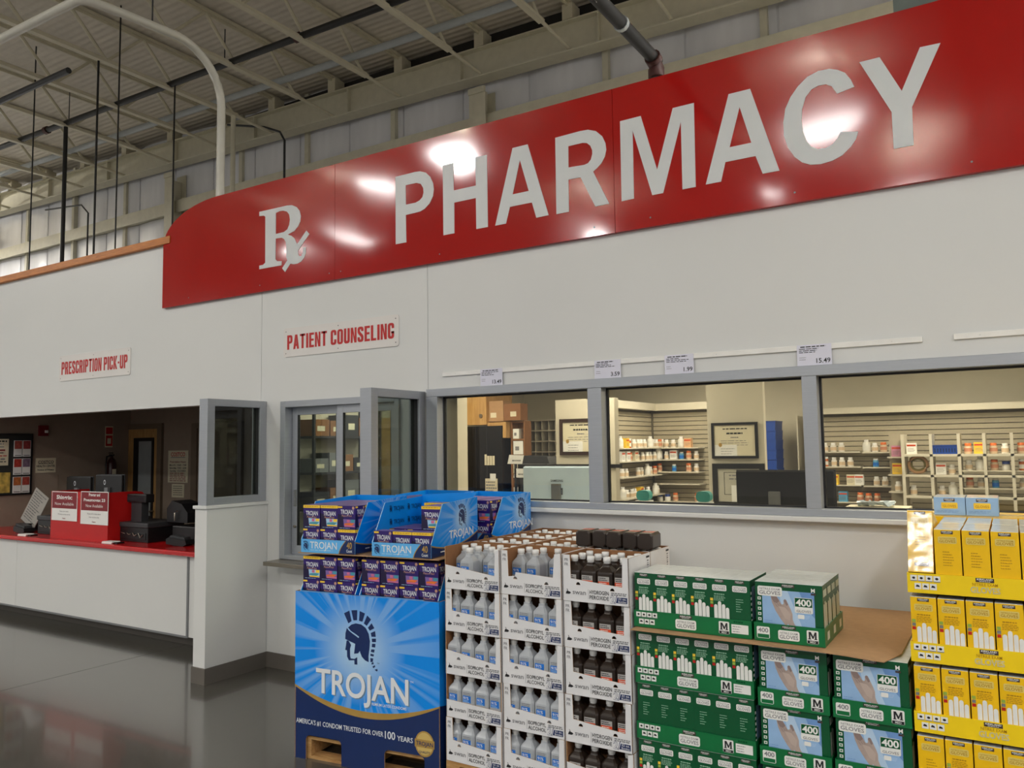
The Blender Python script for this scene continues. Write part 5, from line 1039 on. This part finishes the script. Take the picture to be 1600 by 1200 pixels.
rb = thing('side_printer', 'low black printer at the right end of the red counter', 'printer', (-7.35, 5.16, CT)); G().box(0, .62, 0, .36, 0, .17, BLACK).build('cabinet', rb, bev=.01); G().prism([(.3, .17), (.62, .17), (.62, .28), (.4, .30)], Fr((0, .05, 0)), .25, BLACK).build('lid', rb)
def pinpad(x, y, lab, rz=0):
    p = thing('pin_pad', lab, 'pin pad', (x, y, CT), rz); G().prism([(0, .02), (.20, 0), (.24, .02), (.23, .06), (.03, .085), (0, .07)], Fr((0, 0, 0)), .13, BLACK).build('base', p, bev=.006); G().prism([(.02, .085), (.21, .063), (.20, .085), (.04, .105)], Fr((0, .02, 0)), .09, DARKG).build('screen', p)
    g = G()
    for i in range(4):
        for j in range(3): g.box(.06 + i * .033, .082 + i * .033, .03 + j * .028, .048 + j * .028, .083 - i * .003, .096 - i * .003, MIDG)
    g.build('key', p); G().tube([(.1, .13, .03), (.12, .18, .02), (.18, .22, .01)], .006, BLACK).build('cable', p)
pinpad(-10.0, 4.92, 'black card pin pad at the left end of the counter'); pinpad(-7.12, 4.93, 'black card pin pad at the right end of the counter', .25)
for x, lab in ((-8.0, 'small white card tray beside the right cash drawer'), (-9.66, 'small white card tray beside the left cash drawer')):
    t = thing('card_tray', lab, 'tray', (x, 4.80, CT)); G().prism([(0, 0), (.17, 0), (.19, .012), (.18, .022), (.01, .018)], Fr((0, 0, 0)), .09, WHITE).build('shell', t); G().box(.09, .24, .02, .1, 0.001, .014, BLACK).build('reader', t)
# tilted clear paper holder left of the divider
ph = thing('paper_holder', 'tilted clear holder with printed sheets left of the divider', 'holder', (-10.15, 5.15, CT)); o = G().box(-.16, .16, -.004, .004, 0, .42, M('frosted_acrylic', (150, 146, 138), .3)).build('sheet', ph); o.rotation_euler = (R(-12), R(24), 0); o.location = (0, 0, .075)
g = G(); lines(g, Fr((0, -.0045, 0)), -.13, .13, .39, 12, .03, .008, DARKG, .0006); o2 = g.build('print', o); G().box(-.1, .1, -.08, .08, 0, .09, BLACK).build('base', ph)

# ================================================================== DISPENSARY INTERIOR
# work counter under the window and desks
G().box(0, 6.6, 0, .55, 0, .92, SHELF).build('work_counter', None, 'cream work counter running along behind the window', 'counter', loc=(-3.5, 4.93, 0))
WC_ = .92
def samsung(m, f, w, h):
    g = G(); g.text('SAMSUNG', f, w * .5, h * .56, .016, DARKG, al='C', bold=.02); g.rect(f, w * .5 - .05, w * .5 + .05, h * .18, h * .38, MIDG, .001); lines(g, f, w * .5 - .045, w * .5 + .045, h * .36, 4, .014, .004, PALEB, .0016); g.build('badge', m)
monitor(-3.235, 5.33, 1.43, .60, .255, True, 'pale grey monitor back showing in the left window bay', mat=M('monitor_grey_shell', (214, 236, 254), .35), logo=samsung, parent_z=WC_)
monitor(-1.565, 5.30, 1.40, .50, .262, True, 'black monitor back showing in the middle window bay', parent_z=WC_)
monitor(-1.04, 5.32, 1.40, .085, .265, True, 'black monitor edge beside the right window mullion', parent_z=WC_, stand=False)
# tall cabinet with refrigerator
cb = thing('tall_cabinet', 'maple cabinet with a black refrigerator and paper notes', 'cabinet', (-4.83, 6.8, 0))
G().box(0, .275, 0, .5, 2.07, 2.5, MAPLE).build('upper_door', cb); G().tube([(.21, -.012, 2.16), (.21, 0, 2.16)], .02, STEEL, 12).build('lock', cb); G().box(.275, .50, 0.02, .5, 2.055, 2.09, MAPLE).box(.46, .50, .02, .5, 1.93, 2.055, MAPLE).build('frame', cb)
fr_ = G().box(.005, .455, .01, .5, .1, 2.055, M('fridge_black', (24, 25, 28), .3)).build('refrigerator', cb); G().box(.138, .146, .004, .01, .1, 2.05, INK).box(.27, .275, .004, .01, .1, 2.05, DARKG).build('door_gap', fr_)
f = Fr((0, .004, 0))
for k in range(4): G().rect(f, .245 + k * .032, .272 + k * .032, 1.655, 1.75 + (.015 if k == 0 else 0), OFFW, .001).build('note', cb)
G().rect(f, .31, .38, 1.50, 1.57, WHITE, .002).build('note', cb)
g = G(); g.rect(f, .25, .40, 1.36, 1.52, OFFW, .001); lines(g, f, .26, .39, 1.49, 5, .03, .012, GREYINK, .003); g.build('note', cb)
for i, (x, w, z, h, m_) in enumerate(((-4.615, .235, 2.10, .21, KRAFT), (-4.375, .20, 2.105, .17, KRAFTD))):
    c = G().box(0, w, 0, .14, 0, h, m_).build('shipping_carton', None, ('orange brown carton on top of the refrigerator frame' if i == 0 else 'dark brown carton right of the orange brown one'), 'carton', loc=(x, 6.85, z)); G().rect(Fr((0, -.0005, 0)), .08, .15, .04, .09, OFFW, .0006).build('label', c)
hs = thing('storage_shelf', 'dark open shelf of boxes beside the refrigerator', 'shelf', (-4.325, 6.9, 0)); G().box(0, .02, 0, .13, 0, 2.10, KRAFTD).build('side', hs); G().box(.15, .165, 0, .13, 0, 2.10, KRAFTD).build('side', hs); G().box(.02, .15, .11, .13, 0, 2.1, KRAFTD).build('back', hs)
for z in (1.0, 1.3, 1.55, 1.74, 1.902, 2.08): G().box(.02, .15, 0, .11, z, z + .018, KRAFTD).build('shelf_board', hs)
for x, z, w, h, m_, lab in ((-4.30, 1.92, .07, .1, WHITE, 'small white box high on the dark shelf'), (-4.298, 1.76, .115, .135, WHITE, 'large white bin box on the dark shelf'), (-4.30, 1.57, .06, .09, OFFW, 'cream box on the middle dark shelf'), (-4.235, 1.57, .05, .1, KRAFT, 'kraft box on the middle dark shelf'), (-4.30, 1.32, .12, .11, WHITE, 'white box on the low dark shelf')):
    c = G().box(0, w, 0, .10, 0, h, m_).build('storage_box', None, lab, 'box', loc=(x, 6.903, z + .001)); G().rect(Fr((0, -.0005, 0)), w * .2, w * .6, h * .3, h * .6, GREYINK, .0006).build('label', c)
G().box(0, .8, 0, .5, 0, 1.42, DARKG).build('work_desk', None, 'dark tall desk in front of the pigeonhole sorter', 'desk', loc=(-3.95, 6.0, 0))
ch = thing('desk_printer', 'black desk printer below the pigeonhole sorter', 'printer', (-3.76, 6.1, 1.42)); G().box(0, .30, 0, .3, 0, .27, BLACK).build('cabinet', ch, bev=.01); G().prism([(0, .27), (.3, .27), (.28, .33), (.03, .34)], Fr((0, .05, 0)), .2, DARKG).build('lid', ch)
for i, (x, z, lab) in enumerate(((-3.80, 1.69, 'tilted white paper sign above the grey monitor'), (-3.74, 1.57, 'second tilted paper sign nearer the grey monitor'))):
    p = G().prism([(0, 0), (.15, 0), (.17, .075), (.02, .08)], Fr((0, 0, 0)), .004, WHITE).build('paper_sign', None, lab, 'notice', loc=(x, 6.0, z)); g = G(); lines(g, Fr((0, 0, 0)), .05, .14, .035, 1, .02, .012, GREYINK, .001, .05); g.build('print', p)
    G().box(.07, .09, .0, .02, 1.42 - z, 0, DARKG).build('stand', p)
# pigeonhole sorter
ps = thing('pigeonhole_sorter', 'cream pigeonhole sorter with rows of small compartments', 'sorter', (-4.87, 8.0, 0))
G().box(-.06, 0, 0, .35, 1.40, 2.15, SHELF).build('side', ps); G().box(.62, .66, 0, .35, 1.40, 2.15, SHELF).build('side', ps); G().box(0, .62, .33, .35, 1.40, 2.15, SLAT).build('back', ps); G().box(-.06, .66, 0, .36, 0, 1.40, SHELF).build('plinth', ps)
for k in range(7): G().box(0, .62, 0, .33, 1.40 + k * .122, 1.40 + k * .122 + .014, SHELF).build('shelf_board', ps)
for i in range(1, 7):
    G().box(i * .0886 - .004, i * .0886 + .004, .02, .33, 1.414, 2.13, SHELF).build('divider', ps)
# framed certificates
def cert(x, y, z, w, h, fm, t, lab, dark=False):
    c = thing('framed_certificate', lab, 'certificate', (x, y, z)); f = Fr((0, 0, 0))
    G().prism([(0, 0), (w, 0), (w, h), (0, h)], f, .02, fm, holes=[[(t, t), (w - t, t), (w - t, h - t), (t, h - t)]]).build('frame', c); G().box(t, w - t, .008, .014, t, h - t, OFFW if not dark else M('grey_mat_board', (186, 184, 170), .6)).build('document', c)
    g = G(); f = Fr((0, .008, 0)); n = 'STATE BOARD OF PHARMACY'
    if not dark:
        lines(g, f, w * .25, w * .78, h * .84, 1, .02, h * .03, INK, .001, .05); lines(g, f, w * .33, w * .68, h * .72, 1, .02, h * .045, INK, .001, .05); lines(g, f, w * .42, w * .6, h * .6, 1, .02, h * .03, GREYINK, .001, .05); lines(g, f, w * .2, w * .8, h * .5, 3, h * .06, h * .014, GREYINK, .001, .1)
        g.rect(f, t, w * .55, t, h * .38, WHITE, .0015); lines(g, f, w * .2, w * .5, h * .28, 3, h * .07, h * .015, GREYINK, .002); g.flat(ell(w * .19, h * .38, w * .04, w * .045, 12), f, GOLD, .003)
    else:
        g.prism([(w * .22, h * .28), (w * .85, h * .28), (w * .85, h * .80), (w * .22, h * .80)], Fr((0, .0075, 0)), .002, INK, holes=[[(w * .23, h * .29), (w * .84, h * .29), (w * .84, h * .79), (w * .23, h * .79)]]); lines(g, f, w * .32, w * .7, h * .74, 2, h * .08, h * .03, GREYINK, .001); g.rect(f, w * .36, w * .52, h * .12, h * .5, WHITE, .003)
    g.build('print', c)
WALN = wood('walnut_frame', (58, 34, 26), (44, 26, 20), 5)
cert(-3.315, 6.08, 1.762, .40, .31, WALN, .03, 'walnut framed certificate on the white screen in the left bay'); cert(-1.975, 6.08, 1.728, .355, .275, BLACK, .02, 'black framed certificate high on the white pier'); cert(-1.975, 6.075, 1.36, .40, .33, BLACK, .04, 'wide black framed certificate low on the white pier', True)
G().box(0, .62, 0, .02, 0, .03, BLACK).build('ledge_strip', None, 'black ledge strip on the white screen below the walnut certificate', 'ledge', loc=(-3.36, 6.08, 1.655))

# shelving: slatwall bays
def slats(nm, par, w, z0, z1, side):
    g = G()
    n = int((z1 - z0) / .05)
    for k in range(n):
        z = z0 + k * .05
        (g.box(0, w, 0, .012, z, z + .042, SLAT) if not side else g.box(0, .012, 0, w, z, z + .042, SLAT))
    (g.box(0, w, .012, .02, z0, z1, SLATG) if not side else g.box(-.008, 0, 0, w, z0, z1, SLATG))
    return g.build(nm, par)
PROD = []
def pill(kind):
    if kind == 'white': o = G().lathe([(.026, 0), (.028, .004), (.028, .058), (.018, .066), (.018, .068)], PILLW, n=10).build('pill_bottle', None, 'pill bottle', 'bottle'); G().lathe([(.021, .066), (.021, .086), (.019, .088)], CAPW, n=10).build('cap', o); G().lathe([(.0285, .012), (.0285, .046)], PILLC, n=10).build('label', o)
    elif kind == 'orange': o = G().lathe([(.028, 0), (.030, .004), (.030, .062), (.022, .07)], PILLC, n=10).build('pill_bottle', None, 'pill bottle', 'bottle'); G().lathe([(.026, .07), (.026, .09), (.023, .092)], ORANGE, n=10).build('cap', o); G().lathe([(.0305, .02), (.0305, .05)], LABS, n=10).build('label', o)
    elif kind == 'blue': o = G().lathe([(.030, 0), (.032, .004), (.032, .048), (.026, .052)], PILLW, n=10).build('pill_bottle', None, 'pill bottle', 'bottle'); G().lathe([(.030, .052), (.030, .074), (.027, .076)], PBLUE, n=10).build('cap', o); G().lathe([(.0325, .01), (.0325, .04)], WHITE, n=10).build('label', o)
    elif kind == 'cyan': o = G().lathe([(.024, 0), (.026, .004), (.026, .06), (.02, .066)], PCYAN, n=10).build('pill_bottle', None, 'pill bottle', 'bottle'); G().lathe([(.022, .066), (.022, .08)], WHITE, n=10).build('cap', o); G().lathe([(.0265, .012), (.0265, .044)], LABB, n=10).build('label', o)
    elif kind == 'amber': o = G().lathe([(.022, 0), (.024, .004), (.024, .07), (.02, .075)], AMBER, n=10).build('pill_bottle', None, 'pill bottle', 'bottle'); G().lathe([(.025, .075), (.025, .096)], CAPW, n=10).build('cap', o); G().lathe([(.0245, .014), (.0245, .05)], WHITE, n=10).build('label', o)
    elif kind == 'tall': o = G().lathe([(.034, 0), (.036, .005), (.036, .085), (.018, .10), (.018, .102)], PILLW, n=10).build('pill_bottle', None, 'pill bottle', 'bottle'); G().lathe([(.02, .10), (.02, .12)], CAPW, n=10).build('cap', o); G().lathe([(.0365, .02), (.0365, .07)], WHITE, n=10).build('label', o)
    else:
        c = {'boxw': WHITE, 'boxp': M('peach_box', (226, 178, 130), .5), 'boxpink': M('pink_box', (206, 140, 170), .5), 'boxyel': YELB, 'boxblue': PCYAN, 'boxtan': OFFW}[kind]
        o = G().box(-.04, .04, -.03, .03, 0, .10, c).build('medicine_box', None, 'medicine box', 'box'); g = G(); f = Fr((0, -.03, 0)); g.rect(f, -.036, .036, .07, .085, LABO, .0006); lines(g, f, -.03, .03, .05, 3, .012, .004, GREYINK, .0006); g.build('print', o)
    return Stamp(o)
PS = {}
WORD = {'white': 'white pill bottle', 'orange': 'orange capped pill bottle', 'blue': 'blue capped pill bottle', 'cyan': 'light blue pill bottle', 'amber': 'amber pill bottle', 'tall': 'tall white pill bottle', 'boxw': 'white medicine box', 'boxp': 'peach medicine box', 'boxpink': 'pink medicine box', 'boxyel': 'yellow medicine box', 'boxblue': 'light blue medicine box', 'boxtan': 'cream medicine box'}
def stock(kind, loc, where, rz=0.0, n=None):
    if kind not in PS: PS[kind] = pill(kind)
    return PS[kind].put(loc, '%s%s on the %s' % (WORD[kind], '' if n is None else ', %s item,' % (ORD + ['eleventh', 'twelfth', 'thirteenth', 'fourteenth'])[n], where), 'stock on the ' + where, rz)
# corner bay: side run (along Y) and rear run (along X)
XS, YB = -3.49, 8.6
bay = thing('slatwall_bay', 'cream slatwall corner bay with side and rear shelves', 'shelving', (XS, YB, 0))
sw = slats('side_slats', bay, 1.30, 1.0, 2.22, True); sw.location = (0, -1.30, 0)
bw_ = slats('rear_slats', bay, .78, 1.0, 2.22, False); bw_.location = (0, 0, 0)
G().box(-.02, .10, -1.35, 0, 2.22, 2.30, SHELF).build('light_valance', bay); G().box(0, .80, -.10, .02, 2.22, 2.30, SHELF).build('light_valance', bay); G().box(.0, .025, -.03, 0, 1.0, 2.22, SLATG).build('corner_post', bay)
SIDEZ = (1.81, 1.675, 1.515, 1.30); REARZ = (1.805, 1.675, 1.54, 1.41, 1.215)
for z in SIDEZ: G().box(.012, .20, -1.25, -.02, z - .012, z, SHELF).build('shelf_board', bay)
for z in REARZ: G().box(.10, .62, -.22, 0, z - .012, z, SHELF).build('shelf_board', bay)
rn = random.Random(3)
SW_ = ('top side shelf', 'second side shelf', 'third side shelf', 'lowest side shelf'); RW_ = ('top rear shelf', 'second rear shelf', 'third rear shelf', 'fourth rear shelf', 'lowest rear shelf')
for k, row in enumerate((['tall', 'boxyel', 'amber', 'white', 'white', 'white', 'white', 'tall', 'white', 'white', 'white'], ['boxw', 'boxw', 'orange', 'boxtan', 'white', 'white', 'white', 'white', 'white', 'tall', 'white'], ['white', 'white', '', '', 'white', 'white', 'tall', 'white', 'orange', '', ''], ['tall', 'white', 'white', 'white', 'boxyel', 'white', 'white', '', 'tall', 'white', ''])):
    for i, kd in enumerate(row):
        if kd: stock(kd, (XS + .13 + .03 * rn.random(), YB - 1.18 + i * .108, SIDEZ[k]), SW_[k] + ' of the corner bay', R(90) if kd[:3] == 'box' else 0, i)
for k, row in enumerate((['orange', 'white', 'white', 'tall', 'boxp', ''], ['tall', 'white', 'boxw', 'cyan', 'orange', 'white'], ['orange', '', 'cyan', '', 'orange', 'white'], [], ['blue', 'blue', 'orange', '', '', 'orange'])):
    for i, kd in enumerate(row):
        if kd: stock(kd, (XS + .15 + i * .085, YB - .14 - .03 * rn.random(), REARZ[k]), RW_[k] + ' of the corner bay', 0.0, i)
# blue bin stack and rear screen behind the pier
bs = thing('bin_stack', 'tall stack of blue plastic bins behind the white pier', 'bins', (-2.26, 8.45, 0))
for k in range(21): G().prism([(0, 0), (.19, 0), (.196, .090), (-.006, .090)], Fr((0, 0, .0 + k * .0985)), .3, BIN).box(-.01, .20, -.006, .3, .0985 * k + .090, .0985 * k + .0985, BIN).build('bin', bs)
G().box(0, .012, 0, .3, 0, 2.12, SHELF).build('end_screen', None, 'cream shelf end screen right of the blue bins', 'screen', loc=(-1.9, 8.66, 0))
# right bay: long rear shelves
rbay = thing('slatwall_bay', 'long cream slatwall bay seen through the right window', 'shelving', (-1.72, 8.6, 0))
q = slats('rear_slats', rbay, 4.2, 1.0, 2.12, False); G().box(0, 4.2, -.12, .02, 2.12, 2.18, SHELF).build('light_valance', rbay)
RZ = (1.745, 1.60, 1.42, 1.255)
for z in RZ: G().box(.02, .46, -.2, 0, z - .012, z, SHELF).build('shelf_board', rbay); G().box(.48, .88, -.2, 0, z - .018, z - .006, SHELF).build('shelf_board', rbay)
RN_ = ('top', 'second', 'third', 'lowest')
for k, row in enumerate((['orange', 'white', 'white', 'white', '', '', 'tall', 'white', 'orange', 'blue', 'boxtan'], ['white', 'amber', 'white', 'white', 'white', '', '', 'cyan', '', 'white', 'tall'], ['', '', 'boxyel', '', 'boxtan', 'boxw', '', 'white', 'white', '', ''], ['white', 'tall', '', 'boxblue', '', 'orange', 'orange', 'orange', '', 'orange', 'white'])):
    for i, kd in enumerate(row):
        if kd: stock(kd, (-1.66 + i * .076, 8.46 - .02 * rn.random(), RZ[k] - (.006 if i > 5 else 0)), RN_[k] + ' shelf of the right bay', 0.0, i)
# open compartment unit
cu = thing('compartment_unit', 'cream open compartment shelving unit in the right window', 'shelving', (-.83, 7.9, 0))
CX = [0, .225, .44, .63, .83, 1.03, 1.23, 1.43]; CZ = [1.12, 1.35, 1.535, 1.715, 1.90]
for x in CX: G().box(x - .012, x + .012, 0, .3, 0, 1.90, SHELF).build('upright', cu)
for z in CZ[:-1]: G().box(CX[0] + .012, CX[-1] - .012, 0, .3, z - .012, z + .008, SHELF).build('shelf_board', cu)
for i in range(len(CX) - 1):
    if i > 1: G().box(CX[i] + .012, CX[i + 1] - .012, .05, .3, 1.57, 1.582, SHELF).build('half_shelf', cu); G().box(CX[i] + .012, CX[i + 1] - .012, .05, .3, 1.42, 1.432, SHELF).build('half_shelf', cu)
CO = [[('boxw',), (), ('orange', 'boxyel'), ('orange', 'white'), ('orange', 'blue'), ('white', 'orange'), ('white',)], [(), ('boxw', 'white'), ('white', 'tall'), ('orange', 'blue'), ('amber', 'white'), ('white',), ('tall',)], [('white',), ('white', 'tall'), ('orange', 'white'), ('cyan',), ('white', 'orange'), ('white',), ('white',)], [('white', 'orange'), ('white',), ('white',), ('white',), ('orange', 'white'), ('tall',), ('white',)]]
for r, cells in enumerate(CO):
    z = (1.723, 1.582, 1.432, 1.128)[r]
    for i, ks in enumerate(cells):
        zz_ = z if i > 1 else (1.723, 1.543, 1.358, 1.128)[r]
        for j, kd in enumerate(ks): stock(kd, (-.83 + CX[i] + .065 + j * .085, 8.0, zz_), '%s row of the compartment unit' % ('top', 'second', 'third', 'bottom')[r], 0.0, i * 2 + j)
bk = thing('basket', 'blue slotted plastic basket on top row of the compartment unit', 'basket', (-.60, 7.92, 1.723)); G().prism([(.01, 0), (.195, 0), (.205, .07), (0, .07)], Fr((0, 0, 0)), .16, BIN).build('tub', bk)
g = G()
for k in range(8): g.rect(Fr((0, 0, 0)), .02 + k * .022, .03 + k * .022, .015, .05, NAVY, .001)
g.build('slot', bk); G().box(-.006, .211, -.006, .166, .07, .078, BIN).build('rim', bk)
tr = thing('tape_roll', 'wide roll of brown tape in a compartment', 'tape', (-.72, 8.0, 1.63)); G().tube([(.075 * math.cos(R(t)), 0, .07 * math.sin(R(t))) for t in range(0, 361, 20)], .014, KRAFT, 8, False).build('tape', tr); G().tube([(.055 * math.cos(R(t)), 0, .052 * math.sin(R(t))) for t in range(0, 361, 20)], .01, M('olive_core', (120, 110, 60), .6), 8, False).build('core', tr)
# pink and yellow boxes at the left edge of the unit
stock('boxpink', (-.90, 8.1, 1.70), 'narrow end shelf beside the unit'); stock('boxyel', (-.90, 8.1, 1.54), 'narrow end shelf beside the unit'); stock('white', (-.90, 8.1, 1.385), 'narrow end shelf beside the unit')
es = thing('end_shelf', 'narrow end shelf left of the compartment unit', 'shelf', (-.97, 8.0, 0)); G().box(0, .12, .18, .2, 0, 1.9, SLAT).build('back', es)
for z in (1.70, 1.54, 1.385): G().box(0, .12, 0, .18, z - .012, z, SHELF).build('shelf_board', es)
# small things on the window ledge
for i, x in enumerate((-2.225, -1.80)):
    h = thing('tissue_holder', 'teal and white dispenser on the window ledge, %s one' % ('left' if i == 0 else 'right'), 'dispenser', (x, 5.16, WC_)); G().box(0, .10, 0, .08, 0, .54, WHITE).build('stand', h); G().prism(rpoly(.002, .098, .54, .61, .03, 4), Fr((0, .01, 0)), .06, PTEAL).build('top', h)
G().box(0, .34, 0, .2, 0, .03, OFFW).build('ledge_board', None, 'cream board with crumpled film on the right window ledge', 'board', loc=(-.86, 5.1, 1.43)); G().box(.02, .06, .05, .1, -.51, 0, SHELF).build('prop', bpy.data.objects['ledge_board'])
g = G(); rn2 = random.Random(5); n = 7
pts = [(.02 + .2 * i / n, .03 + .12 * j / n, .032 + .035 * rn2.random()) for j in range(n + 1) for i in range(n + 1)]
g.raw(pts, [(j * (n + 1) + i, j * (n + 1) + i + 1, (j + 1) * (n + 1) + i + 1, (j + 1) * (n + 1) + i) for j in range(n) for i in range(n)], M('crumpled_film', (196, 210, 220), .25)); g.build('film_wad', None, 'crumpled pale plastic film lying on the cream board', 'film', loc=(-.82, 5.1, 1.43))

# counselling room: maple door, and a rack added for the glass's store reflection
d3 = thing('door_3', kind='structure'); d3['label'] = 'maple door seen through the counselling wing glass'
G().box(-5.42, -5.39, 6.0, 6.9, 0, 2.15, MAPLE).build('leaf', d3); G().box(-5.42, -5.38, 5.93, 6.0, 0, 2.2, SHELF).build('door_frame', d3); G().box(-5.42, -5.38, 6.9, 6.97, 0, 2.2, SHELF).build('door_frame', d3)
rk = thing('reflection_rack', 'added dark rack imitating store shelves reflected in the sliding window', 'rack', (-5.42, 4.98, 0))
for y in (0, .86):
    for x in (0, .255): G().box(x, x + .025, y, y + .02, 0, 2.35, DARKG).build('upright', rk)
RKZ = (.6, .95, 1.3, 1.62, 1.94)
for z in RKZ: G().box(0, .28, .02, .86, z, z + .02, DARKG).build('shelf_board', rk)
rr_ = random.Random(9)
for k, z in enumerate(RKZ):
    y = 5.02
    for j in range(4):
        w = .14 + .05 * rr_.random(); h = .12 + .13 * rr_.random()
        c = G().box(0, .22, 0, w, 0, h, (KRAFTD, DARKG, M('dark_red_box', (92, 44, 36), .6), MIDG)[rr_.randrange(4)]).build('storage_box', None, 'box on the %s shelf of the added reflection rack, %s from the window' % (('lowest', 'second', 'middle', 'fourth', 'top')[k], ORD[j]), 'box', 'boxes on the added reflection rack', loc=(-5.40, y, z + .02))
        G().rect(Fr((.22, 0, 0), (0, 1, 0)), w * .2, w * .7, h * .3, h * .6, OFFW, .0006).build('label', c); y += w + .012
